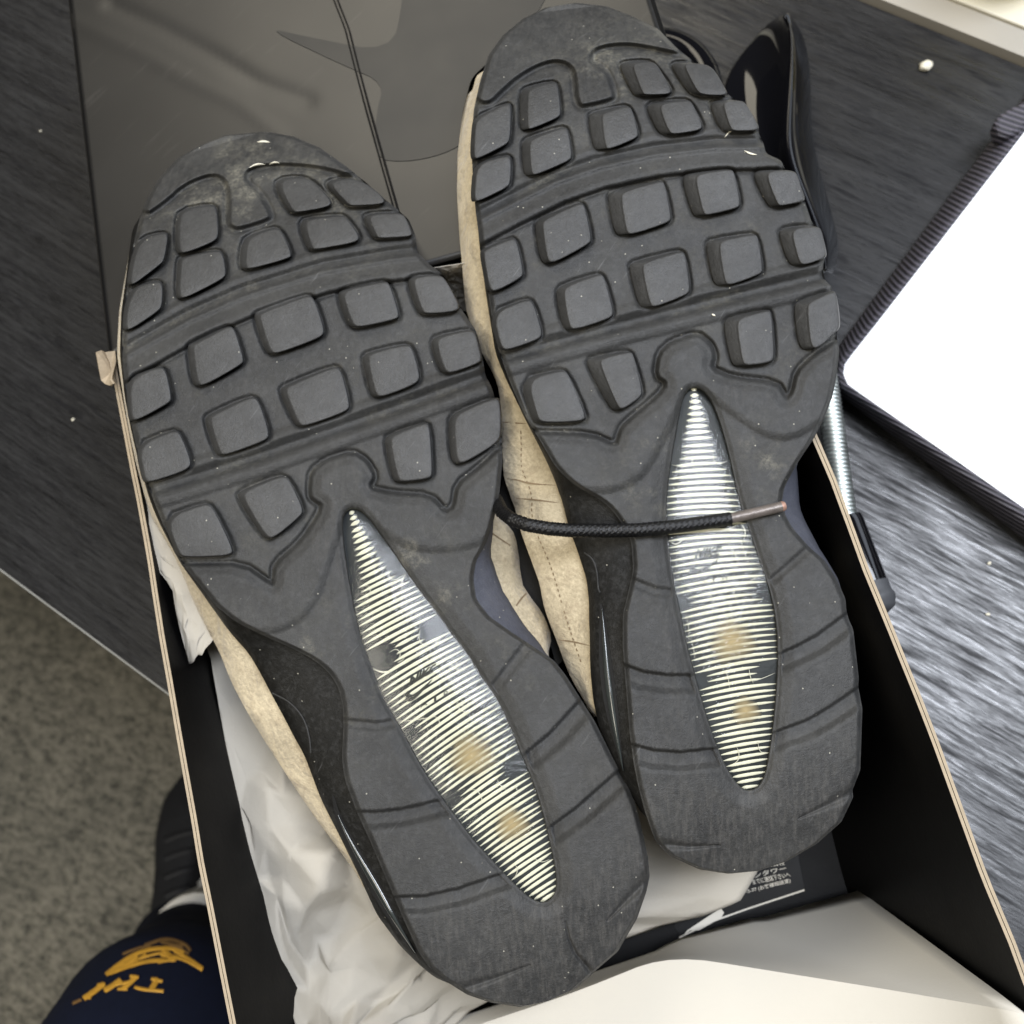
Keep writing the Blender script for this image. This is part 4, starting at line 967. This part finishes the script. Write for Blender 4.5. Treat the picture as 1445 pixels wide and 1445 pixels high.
def offs(I, pts, sgn, default):
    """signed distance (px, + outwards) of a traced side line beyond the tread edge, per row"""
    v, u = I['tov'](pts); o = np.argsort(v); v, u = v[o], u[o]
    e = I['uR'] if sgn > 0 else I['uL']
    t = np.interp(I['v'], v, u); r = (t - e) * sgn
    r = np.minimum(r, 400); fade = np.minimum(smooth(v[0] - 2, v[0] + 26, I['v']), smooth(v[-1] + 2, v[-1] - 26, I['v']))
    r = np.where((I['v'] >= v[0]) & (I['v'] <= v[-1]), r, default)
    return np.where(r > default, default + (r - default) * fade, r)
def sm(a, k=5):
    w = np.ones(2 * k + 1) / (2 * k + 1); return np.convolve(np.pad(a, k, mode='edge'), w, 'valid')
def body(root, S, I, Bl, Br, Cl, Cr, zB, zC, foamside):
    """midsole skirt and upper, lofted from the traced side lines"""
    R = len(I['v']); idx = np.arange(0, R, 5); v = I['v'][idx]; half = (I['uR'] - I['uL'])[idx] / 2
    def ring(ol, orr, h):
        ul = I['uL'][idx] - np.maximum(ol[idx], -half * 0.9); ur = I['uR'][idx] + np.maximum(orr[idx], -half * 0.9)
        xl, yl = I['fro'](v, ul); xr, yr = I['fro'](v, ur)
        def on(x, y):
            P = S(x, y, np.broadcast_to(h, x.shape)); dn = (P - HL) @ hn
            zmin = np.where(dn > -0.012, ZR + 0.003, 0.006); lowp = at(x, y, zmin)
            return np.where((P[:, 2] < zmin)[:, None], lowp, P)
        return on(xl, yl), on(xr, yr)
    z = np.zeros(R)
    def loft(name, rings, mats, mi_sides=None, cap=False):
        Ls = [r[0] for r in rings]; Rs = [r[1] for r in rings]; n = len(idx)
        chain = np.stack(Ls[::-1] + Rs, 1) if cap is None else None
        out = []
        V = np.concatenate([np.stack(Ls, 1).reshape(-1, 3), np.stack(Rs, 1).reshape(-1, 3)])
        k = len(rings); Fc = grid_faces(n, k) + [tuple(x + n * k for x in f[::-1]) for f in grid_faces(n, k)]
        mi = None
        if mi_sides: mi = [mi_sides[0]] * ((n - 1) * (k - 1)) + [mi_sides[1]] * ((n - 1) * (k - 1))
        # toe and heel ends
        for e in (0, n - 1):
            for j in range(k - 1):
                Fc.append((e * k + j, e * k + j + 1, n * k + e * k + j + 1, n * k + e * k + j)); 
                if mi is not None: mi.append(0)
        return V, Fc, mats, mi
    rA = ring(z - 0.6, z - 0.6, -0.0030)
    m1 = lambda a, f: sm(a) * f
    lo = lambda b: np.where(b > 0, b, -2.0)
    rings = [rA, ring(m1(Bl, .35), m1(Br, .35), -0.0030 - (zB - .003) * .2), ring(m1(Bl, .8), m1(Br, .8), -0.0030 - (zB - .003) * .6), ring(sm(Bl), sm(Br), -zB), ring(sm(Bl) - 4, sm(Br) - 4, -zB - 0.004), ring(sm(Bl) * .5 - 10, sm(Br) * .5 - 10, -zB - 0.012)]
    V, Fc, mt, mi = loft('midsole', rings, None, foamside)
    mid = mesh('midsole', V, Fc, [M['foam'], M['foam_blue']], root, mi=mi); 
    cl = sm(Cl); cr = sm(Cr); bl = sm(Bl); br = sm(Br)
    wr = lambda k: 5.5 * (vnoise(I['v'] * 1.0, np.full(R, k * 5.0), 30, 70 + k) - .5) + 2.5 * (vnoise(I['v'] * 1.0, np.full(R, k * 9.0), 11, 90 + k) - .5)
    wr0 = wr; gap_ = lambda a, b: np.clip((a - b) / 12.0, 0, 1); wr = lambda k: wr0(k) * gap_(*((cl, bl) if k % 2 else (cr, br)))
    wz = lambda k: 0.0035 * (vnoise(I['v'] * 1.0, np.full(R, k * 3.0), 34, 40 + k) - .5)[idx]
    ru = [ring(bl - 8, br - 8, -zB - 0.0025), ring((bl - 2) * .6 + cl * .4 + wr(1), (br - 2) * .6 + cr * .4 + wr(2), -(zB * .6 + zC * .4) + wz(1)),
          ring((bl - 2) * .25 + cl * .75 + wr(3), (br - 2) * .25 + cr * .75 + wr(4), -(zB * .25 + zC * .75) + wz(2)), ring(cl, cr, -zC + wz(3)), ring(cl - 1.5, cr - 1.5, -zC - .006), ring(cl - 14, cr - 14, -zC - .016), ring(cl * .5 - 50, cr * .5 - 50, -zC - .026)]
    # several rows are subdivided so that the leather can wrinkle
    V, Fc, mt, mi = loft('upper', ru, None)
    up = mesh('upper', V, Fc, M['suede'], root)
    for o in (mid, up): fix_normals(o); 
    return mid, up

def za(p): return (160 + p[0] / 3.6125, 700 + p[1] / 3.6125)
def z7(p): return (200 + p[0] / 2.557, 880 + p[1] / 2.557)
def zm(p): return (660 + p[0] / 4.817, 500 + p[1] / 4.817)
def zn(p): return (660 + p[0] / 4.817, 780 + p[1] / 4.817)
lB = [(190, 300), (171, 440), (169, 500), (176, 561), (185, 607), (195, 650), (211, 705), (223.7, 736), (254, 794), (298, 855), (326, 894), (351, 921.5), (365, 946), (381, 977), (401, 1013), (415, 1040), (430, 1066), (454, 1130), (478, 1177), (505, 1232), (532, 1291), (564, 1334), (591, 1361), (612, 1378), (640, 1396)]
lC = [(192, 300), (168, 440), (165, 500), (174, 561), (182, 607), (191, 650), (204, 700), (214, 730), (241, 775), (257, 808), (271, 844), (293, 888), (309.5, 919), (326, 963), (348, 1004.5), (365, 1032), (390, 1071), (409, 1100), (442.5, 1150), (474, 1193), (505, 1236), (525, 1280)]
rBl = [(704, 722), (697, 745), (691, 775), (701.5, 811), (710, 834), (728.5, 863), (739, 882), (757.6, 902.5), (782.5, 930)]
rCl = [(704, 715), (712, 730), (720, 743), (730.6, 766), (733.7, 790.6), (734.7, 815), (743, 836), (759.6, 854.7), (772, 877.6), (780, 904.6), (786, 930)]
Lmid, Lup = body(Lroot, LS, LI, offs(LI, lB, -1, -3), offs(LI, rBl, 1, -3), offs(LI, lC, -1, -9), offs(LI, rCl, 1, -9), 0.014, 0.026, (0, 1))
lBR = [(672, 297), (678, 360), (688, 430), (699.5, 500), (714, 535), (739, 587), (776, 660), (788.7, 691), (799, 732.5), (809.5, 764), (819, 790), (826, 811), (831, 842), (832, 894), (833, 946), (837, 988), (845, 1025), (866, 1073), (890, 1120), (914, 1165)]
lCR = [(688, 78), (664, 114), (652.5, 160), (645.7, 219), (644.8, 274), (648, 329), (652.5, 379), (657, 434), (668.5, 475), (686, 510), (700, 535), (706, 560), (707, 604), (711, 674), (724, 707.6), (732.7, 745), (749, 790.6), (759.6, 817), (768, 859), (782.5, 896), (793, 925), (805, 956), (826, 992), (846, 1035)]
rBR = [(1127, 648), (1127, 690), (1129.5, 721), (1147, 756), (1164, 787), (1183, 816), (1194, 842)]
Rmid, Rup = body(Rroot, RS, RI, offs(RI, lBR, -1, -3), offs(RI, rBR, 1, -3), offs(RI, lCR, -1, -9), offs(RI, rBR, 1, -14) * 0 - 9, 0.014, 0.030, (0, 1))

# things pressed on to a surface that is already built: ray-cast from above along the sight line
def bvh(*obs):
    V = []; Fc = []
    for o in obs:
        k = len(V); of = origin_of(o); V += [Vector(v.co) + of for v in o.data.vertices]; Fc += [tuple(i + k for i in p.vertices) for p in o.data.polygons]
    return BVHTree.FromPolygons(V, Fc)
def stroke(name, tree, pts, w, m, parent, lift=0.0004, n=None, taper=False, hi=0.0):
    n = n or max(6, int(sum(math.dist(pts[i], pts[i + 1]) for i in range(len(pts) - 1)) / 3))
    q = resample(chaikin(pts, 2, False), n, False); t = np.gradient(q, axis=0); t /= np.linalg.norm(t, axis=1)[:, None] + 1e-9; nr = np.stack([-t[:, 1], t[:, 0]], -1)
    rows = []; 
    ww = np.full(n, w / 2.0) * (np.sin(np.linspace(0.15, math.pi - .15, n)) if taper else 1)
    for s in (-1, -.4, .4, 1):
        r = []
        for p, nn, k in zip(q, nr, ww):
            x, y = p + nn * s * k; d = Vector(rays(x, y).tolist()).normalized(); h = tree.ray_cast(Vector(CAM), d)
            r.append(None if h[0] is None else h[0] - d * (lift + hi * (1 - abs(s))))
        rows.append(r)
    ok = [all(rows[k][i] is not None for k in range(4)) for i in range(n)]
    idx = [i for i in range(n) if ok[i]]
    if len(idx) < 3: return None
    V = [list(rows[k][i]) for k in range(4) for i in idx]
    o = mesh(name, V, grid_faces(4, len(idx)), m, parent); return fix_up(o)
tR = bvh(Rup); tL = bvh(Lup)
seamR = [zm(p) for p in [(360, 520), (365, 640), (360, 770), (420, 900), (440, 1000), (430, 1080), (480, 1250), (550, 1400)]] + [zn(p) for p in [(600, 200), (640, 350), (680, 480), (720, 600), (775, 760)]]
q = resample(chaikin(seamR, 2, False), 130, False)
for i in range(0, 128, 3): stroke('stitch', tR, [tuple(q[i]), tuple(q[i + 1]), tuple(q[i + 2] * .6 + q[i + 1] * .4)], 1.5, M['thread'], Rup, 0.0003, 4)
for pts in ([zn(p) for p in [(600, 590), (720, 605), (830, 632)]], [zm(p) for p in [(240, 845), (330, 850), (420, 880), (600, 890)]], [zm(p) for p in [(330, 980), (430, 985), (620, 1010)]], [zm(p) for p in [(235, 460), (330, 468), (400, 470)]]):
    stroke('seam', tR, pts, 2.2, M['thread'], Rup, 0.0002, 14, True)
stroke('seam', tL, [zm(p) for p in [(165, 1215), (230, 1260), (290, 1300)]], 2.0, M['thread'], Lup, 0.0002, 12)
stroke('seam', tL, [zn(p) for p in [(330, 360), (365, 310), (400, 275)]], 2.4, M['thread'], Lup, 0.0002, 12)

# black tongue lining between the two shoes
tg = [(712, 668), (726, 706), (736, 745), (752, 793), (770, 860), (785, 897), (797, 930), (785, 940), (770, 885), (740, 842), (728, 805), (722, 770), (712, 748), (700, 722)]
TG = RS([p[0] for p in tg], [p[1] for p in tg], np.full(len(tg), -0.045)); TG[:, 2] = np.maximum(TG[:, 2], .02)
o = mesh('tongue_lining', TG, [tuple(range(len(tg)))], M['lining'], Lroot, smooth_sh=False); fix_up(o)

# clear side bubbles of the heels in their dark slots
tM = bvh(Lmid); tMR = bvh(Rmid)
pr = [zn(p) for p in [(905, 345), (915, 450), (925, 620), (940, 800), (975, 1050), (1020, 1300), (1050, 1445)]]
stroke('bubble_slot', tMR, pr, 19, M['lining'], Rmid, 0.0003, 60, True)
stroke('side_bubble', tMR, [(x + 1.5, y + 8) for x, y in pr], 9, M['bubble'], Rmid, 0.0006, 60, True, hi=0.0016)
pl = [z7(p) for p in [(690, 620), (705, 690), (745, 780), (830, 930), (910, 1070), (985, 1190)]]
stroke('bubble_slot', tM, pl, 17, M['lining'], Lmid, 0.0003, 60, True)
stroke('side_bubble', tM, [(x + 1, y) for x, y in pl[1:]], 8, M['bubble'], Lmid, 0.0006, 60, True, hi=0.0016)
# moulded line on the left midsole
stroke('mould_line', tM, [za(p) for p in [(810, 1005), (900, 1050), (970, 1130), (1000, 1230), (1005, 1310)]], 2.5, M['rubber'], Lmid, 0.0002, 24, hi=.0006)
stroke('mould_line', tMR, [zn(p) for p in [(790, 0), (850, 40), (880, 130), (885, 250), (900, 270)]], 2.5, M['rubber'], Rmid, 0.0002, 24, hi=.0006)

# flakes and grit on the soles
tS = bvh(Lout, Rout)
for key_, pts, w in (('L', [Z1([(575, 110), (600, 107), (615, 112)])[i] for i in range(3)], 2.6), ('L', Z1([(550, 190), (575, 178), (600, 180)]), 3), ('L', Z1([(612, 180), (628, 172), (645, 175)]), 2.5),
                     ('R', Z2([(985, 465), (1005, 475), (1025, 478)]), 2.6), ('R', Z2([(925, 425), (940, 405), (960, 403)]), 2), ('R', Z2([(885, 970), (895, 975)]) + [(1009.5, 445.8)], 3), ('L', Z1([(1030, 830), (1036, 845), (1033, 850)]), 3.5)):
    stroke('dry_flake', tS, pts, w, M['crumb'], Lroot if key_ == 'L' else Rroot, 0.0004, 10, True, hi=.0005)

# ================================================================== lace
lp_px = [(700, 705), (708, 722), (722, 733), (745, 741), (775, 746), (805, 748.5), (850, 749), (900, 748), (950, 743.5), (990, 738), (1031, 732)]
lh = [-0.022, -0.008, 0.001, 0.004, 0.0048, 0.005, 0.0052, 0.0062, 0.0062, 0.0060, 0.0058]
q = resample([(a[0], a[1], h * 1e4) for a, h in zip(lp_px, lh)], 420, False)
P = RS(q[:, 0], q[:, 1], q[:, 2] * 1e-4)
wv = lambda s, th: 1 + 0.17 * (abs(math.sin(s * 1500 + 4 * th)) * abs(math.sin(s * 1500 - 4 * th)) ) - 0.06
lace = empty('shoe_lace', tuple(P.mean(0)), 'black braided lace end lying across the arch of the right trainer', 'shoe lace')
tube('braided_cord', P, 0.0024, M['lace'], lace, 32, wv)
qa = resample([(1027, 732.5), (1060, 725), (1096, 716.5), (1108, 713.5)], 30, False); Pa = RS(qa[:, 0], qa[:, 1], np.full(30, 0.0058))
tube('aglet', Pa[:28], 0.00195, M['aglet'], lace, 20); tube('aglet_end', Pa[27:], [.00192, .0019, .0015], M['copper'], lace, 20)

# ================================================================== white board with black twill edge
zp = 0.024
top_px = [(1700, -150), (1445, 187), (1360, 297), (1240, 452), (1202, 500), (1192, 514), (1190, 527), (1196, 542), (1215, 556), (1310, 622), (1445, 717), (1800, 960), (2310, 283)]
bot_px = [(1690, -190), (1437, 148), (1345, 270), (1215, 445), (1188, 482), (1176, 505), (1170, 535), (1176, 552), (1198, 568), (1305, 650), (1445, 762), (1790, 1010), (2330, 285)]
pad = empty('writing_board', tuple(at(1400, 450, 0.0)), 'overexposed white board with black twill edging right of the box', 'board')
tq = at([p[0] for p in top_px], [p[1] for p in top_px], np.full(13, zp)); mesh('white_face', tq, [tuple(range(13))], M['white'], pad, smooth_sh=False)
fix_up(pad.children[0])
n = 120
tpx = np.concatenate([resample([p, q_], 10, False)[:-1] for p, q_ in zip(top_px, top_px[1:] + top_px[:1])]); bpx = np.concatenate([resample([p, q_], 10, False)[:-1] for p, q_ in zip(bot_px, bot_px[1:] + bot_px[:1])]); n = len(tpx)
rows = []
for k, (f, z) in enumerate(((0, zp - .0004), (.0, zp + .0012), (.18, zp + .0014), (.42, zp - .001), (.68, zp - .008), (.95, .008), (1.0, .001))):
    qq = tpx * (1 - f) + bpx * f; rows.append(at(qq[:, 0], qq[:, 1], np.full(n, z)))
o = mesh('twill_edging', np.concatenate(rows), grid_faces(len(rows), n, True), M['twill'], pad); fix_up(o)
# the folded end of the binding tape near the frame edge
fx = [(1402, 172), (1411, 160), (1428, 150), (1452, 140), (1455, 170), (1440, 184), (1425, 192), (1408, 188)]
FP = at([p[0] for p in fx], [p[1] for p in fx], np.full(8, zp + .004)); bevel(solid('tape_fold', FP - [0, 0, .010], FP, M['twill'], pad), .002)

# ================================================================== shoehorn
def zk(p): return (900 + p[0] / 3.613, p[1] / 3.613)
horn = empty('shoehorn', tuple(at(1175, 500, 0.0)), 'long shoehorn with glossy black blade and steel spring behind the right trainer', 'shoehorn')
st = np.linspace(0, 1, 46)
def cv(pts): return resample(chaikin([zk(p) for p in pts], 3, False), 46, False)
le = cv([(738, 68), (640, 130), (540, 250), (455, 370), (430, 520), (470, 700), (560, 900), (680, 1150), (800, 1330), (900, 1425)])
ri = cv([(750, 70), (778, 130), (786, 260), (776, 450), (764, 600), (760, 740), (790, 860), (850, 1000), (930, 1200), (960, 1380)])
re = cv([(755, 72), (800, 100), (850, 180), (882, 320), (890, 500), (892, 680), (930, 850), (985, 1050), (1025, 1200), (1030, 1300), (1000, 1400)])
zle = 0.020 + .016 * np.sin(st * math.pi); zri = 0.050 - .012 * st; zre = 0.022 - .006 * st
secs = []
cols_ = []
for f in np.linspace(0, 1, 15):                      # concave scoop
    p = le * (1 - f) + ri * f; z = zle * (1 - f) + zri * f - 0.007 * np.sin(f * math.pi) * np.sin(np.clip(st * 1.05, 0, 1) * math.pi)
    secs.append(at(p[:, 0], p[:, 1], z))
for f in np.linspace(0.12, 1, 9):                    # rounded lip on the right
    p = ri * (1 - f) + re * f; z = zri * (1 - f ** 1.7) + zre * f ** 1.7; secs.append(at(p[:, 0], p[:, 1], z))
o = mesh('blade', np.concatenate(secs), grid_faces(len(secs), 46), M['gloss_black'], horn); fix_up(o)
s_ = o.modifiers.new('t', 'SOLIDIFY'); s_.thickness = .0022; s_.offset = -1
ss_ = o.modifiers.new('s', 'SUBSURF'); ss_.levels = 1; ss_.render_levels = 1
# spring: one long coil
pa = at(1147, 400, .022); pb = at(1193, 738, .022); ax_ = (pb - pa) / np.linalg.norm(pb - pa); Ls = np.linalg.norm(pb - pa)
turns = int(Ls / 0.0021); nn = turns * 14; t_ = np.linspace(0, 1, nn)
sx_ = np.cross(ax_, [0, 0, 1]); sx_ /= np.linalg.norm(sx_); sy_ = np.cross(sx_, ax_)
hp = pa + ax_ * Ls * t_[:, None] + 0.0050 * (np.cos(2 * math.pi * turns * t_)[:, None] * sx_ + np.sin(2 * math.pi * turns * t_)[:, None] * sy_)
tube('spring', hp, 0.00105, M['steel'], horn, 6)
ha = at(1191, 728, .022); hb = at(1243, 868, .022); hq = resample([ha, hb], 40, False)
rr = np.interp(np.linspace(0, 1, 40), [0, .02, .06, .80, .805, .86, .95, 1], [.004, .0078, .0082, .0085, .0092, .0092, .0075, .003])
tube('handle', hq[:28], rr[:28], M['gloss_black'], horn, 28); tube('handle_tip', hq[27:], rr[27:] * 1.02, mat_plain('matte_grey_plastic', (0.06, 0.062, 0.066), .6, .1, 50), horn, 28)
ring = empty('scissors', tuple(at(960, 110, 0.0)), 'glossy black plastic scissor handle loop behind the toe of the right trainer', 'scissors')
ang = np.linspace(0, 2 * math.pi, 60); rc = at(935, 125, .016); 
rp = rc + np.stack([0.024 * np.cos(ang), 0.030 * np.sin(ang), 0 * ang], -1); tube('finger_loop', rp, 0.0085, M['gloss_black'], ring, 16, cap=False)
for sgn in (-1, 1):
    b0_ = rc + np.array([0.0, -0.026, 0]); b1_ = b0_ + np.array([-0.012 + sgn * .002, -0.06, -.004]); 
    tube('blade', resample([b0_, b1_], 10, False), np.linspace(.005, .0018, 10), M['steel'], ring, 10)

# yellow cup at the very corner and crumbs on the desk
yc = at(1428, -60, .0078); cup = empty('yellow_cup', (yc[0], yc[1], .0078), 'yellow cup rim just entering the top right corner', 'cup')
aa = np.linspace(0, 2 * math.pi, 40, endpoint=False)
prof = [(.006, .0), (.022, .0), (.026, .002), (.030, .02), (.033, .045), (.034, .06), (.032, .0605), (.030, .045), (.026, .012), (.003, .006)]
V = [(yc[0] + r * math.cos(a), yc[1] + r * math.sin(a), .0078 + z) for r, z in prof for a in aa]
o = mesh('cup_body', V, grid_faces(len(prof), 40, True) + [tuple(range(40))], M['yellow'], cup); fix_normals(o)
tube('cup_handle', [(yc[0] + .032 + .014 * math.sin(t), yc[1], .038 + .016 * math.cos(t)) for t in np.linspace(0.1, 3.0, 16)], .0035, M['yellow'], cup, 10)
def crumb(px, py, r, label):
    c = at(px, py, r * .6); bm = bmesh.new(); bmesh.ops.create_icosphere(bm, subdivisions=2, radius=1)
    for v in bm.verts:
        k = 1 + .22 * math.sin(5 * v.co.x + 3 * v.co.y * 2 + px) + .12 * random.uniform(-1, 1); v.co = Vector((v.co.x * r * 1.25 * k, v.co.y * r * .95 * k, v.co.z * r * .75 * k))
    V = [np.array(v.co[:]) + c for v in bm.verts]; Fc = [tuple(x.index for x in f.verts) for f in bm.faces]; bm.free()
    o = mesh('crumb', V, Fc, M['crumb']); tag(o, label, 'crumb', 'pale crumbs on the dark desk')
crumb(1307, 93, .0031, 'largest pale crumb, on the bare desk above the white board')
crumb(103, 592, .0008, 'tiny pale crumb on the desk left of the box and its torn tab')
crumb(57, 185, .0006, 'tiny pale speck on the desk left of the open lid')
crumb(1396, 795, .0008, 'tiny pale crumb on the desk just below the black edging')
crumb(1394, 867, .0009, 'tiny pale crumb on the desk right of the shoehorn handle')

# ================================================================== person's leg
per = empty('person', tuple(at(250, 1300, -0.72)), 'person in navy trousers with gold embroidery, black shoe under the desk edge', 'person')
def w3(px, py, z): return at(px, py, z)
kz = -0.13
leg_pts = [w3(226, 2400, -0.10), w3(224, 1960, -0.115), w3(228, 1700, -0.135), w3(234, 1562, -0.155), w3(238, 1496, -0.185), w3(240, 1468, -0.24), w3(242, 1425, -0.35), w3(256, 1380, -0.50), w3(262, 1350, -0.60)]
leg_r = [.120, .114, .104, .095, .085, .075, .067, .062, .060]
pp = np.array(leg_pts); q = resample(np.c_[chaikin(np.c_[pp, leg_r], 2, False)], 90, False)
rf = lambda s, th: 1 + .015 * math.sin(3 * th + s * 40) + .01 * math.sin(5 * th - s * 70)
leg = tube('trousers', q[:, :3], q[:, 3], M['navy'], per, 40, rf)
tK = bvh(leg)
def zt(p): return (40 + p[0] / 4.817, 1230 + p[1] / 4.817)
emb = [([(880, 725), (860, 760), (835, 800)], 6.5, 0), ([(722, 784), (780, 800), (850, 806), (918, 812)], 4, 0), ([(835, 726), (912, 746)], 4, 0),
       ([(735, 710), (690, 755), (640, 797)], 6, 0), ([(628, 733), (575, 775), (515, 808)], 6, 0), ([(690, 748), (575, 772)], 3.5, 0), ([(690, 708), (748, 716)], 3.5, 0), ([(605, 796), (672, 797)], 3.5, 0),
       ([(512, 762), (450, 812), (375, 862)], 6, 0), ([(468, 770), (520, 762)], 3.5, 0), ([(420, 815), (466, 812)], 3.5, 0), ([(372, 850), (425, 858)], 3.5, 0), ([(360, 868), (300, 896)], 3.5, 1),
       ([(528, 700), (600, 640), (700, 570), (820, 525), (960, 515), (1060, 545)], 5, 0), ([(550, 690), (660, 648), (800, 606), (930, 600)], 5, 0), ([(600, 640), (720, 600), (850, 560), (930, 548)], 3, 0), ([(535, 692), (600, 662), (680, 615), (740, 570)], 4, 0), ([(640, 655), (720, 610), (800, 560)], 3, 0),
       ([(920, 522), (940, 560), (985, 590)], 7, 0), ([(900, 560), (960, 575), (1060, 590), (1185, 665)], 5, 0), ([(990, 540), (1080, 580), (1185, 655)], 3.5, 0), ([(880, 615), (940, 600), (1000, 600)], 4, 0),
       ([(790, 500), (850, 480), (920, 455), (1000, 465), (1080, 500), (1100, 540)], 4, 1), ([(900, 475), (960, 490), (1050, 510)], 4, 1), ([(640, 560), (740, 520), (830, 500)], 3, 1), ([(960, 500), (1040, 520), (1090, 560)], 3, 1)]
for pts, w, dk in emb:
    stroke('embroidery', tK, [zt(p) for p in pts], w * 1.2, M['gold_dark' if dk else 'gold'], leg, 0.0012, None, False, hi=.0012)
sk = np.array([w3(275, 1330, -0.55), w3(280, 1322, -0.60), w3(284, 1315, -0.64), w3(286, 1290, -0.665)]); tube('sock', resample(chaikin(sk, 2, False), 20, False), .048, M['sock'], per, 24)
# shoe: sole and upper lofts along the foot
def foot(name, x_off, rs, z0, z1, m, shrink):
    st = np.linspace(0, 1, 26); cen = np.array([np.array(w3(np.interp(t, [0, 1], [292, 262]), np.interp(t, [0, 1], [1345, 1095]), -.69)) for t in st]); d = cen[-1] - cen[0]; d /= np.linalg.norm(d); s = np.cross(d, [0, 0, 1])
    V = []
    for i, t in enumerate(st):
        w = (np.interp(t, [0, .12, .4, .7, .9, 1], [.028, .040, .040, .048, .036, .006])) * shrink
        top = z1 if z1 < -.66 else np.interp(t, [0, .3, .5, .8, 1], [-.60, -.60, -.625, -.655, -.68])
        for a in np.linspace(0, 2 * math.pi, 24, endpoint=False):
            c, sn = math.cos(a), math.sin(a); zz = z0 + (top - z0) * (0.5 + 0.5 * np.sign(sn) * abs(sn) ** .6)
            V.append(cen[i] * [1, 1, 0] + s * w * np.sign(c) * abs(c) ** .6 + [0, 0, zz])
    o = mesh(name, V, grid_faces(26, 24, True) + [tuple(range(24)), tuple(25 * 24 + k for k in range(24))], m, per); fix_normals(o); return o
shs = foot('shoe_sole', 0, 1, -.719, -.685, M['shoe_sole'], 1.0)
shu = foot('shoe', 0, 1, -.70, -.60, M['shoe_black'], 0.66)
tF = bvh(shu)
for k in range(5):
    y = 1180 + 26 * k; stroke('shoe_lace', tF, [(232, y + 6), (255, y - 4), (285, y - 8)], 9, M['shoe_black'], shu, .002, 10, hi=.004)
print('tris', sum(len(o.data.polygons) * 2 for o in bpy.data.objects if o.type == 'MESH'))
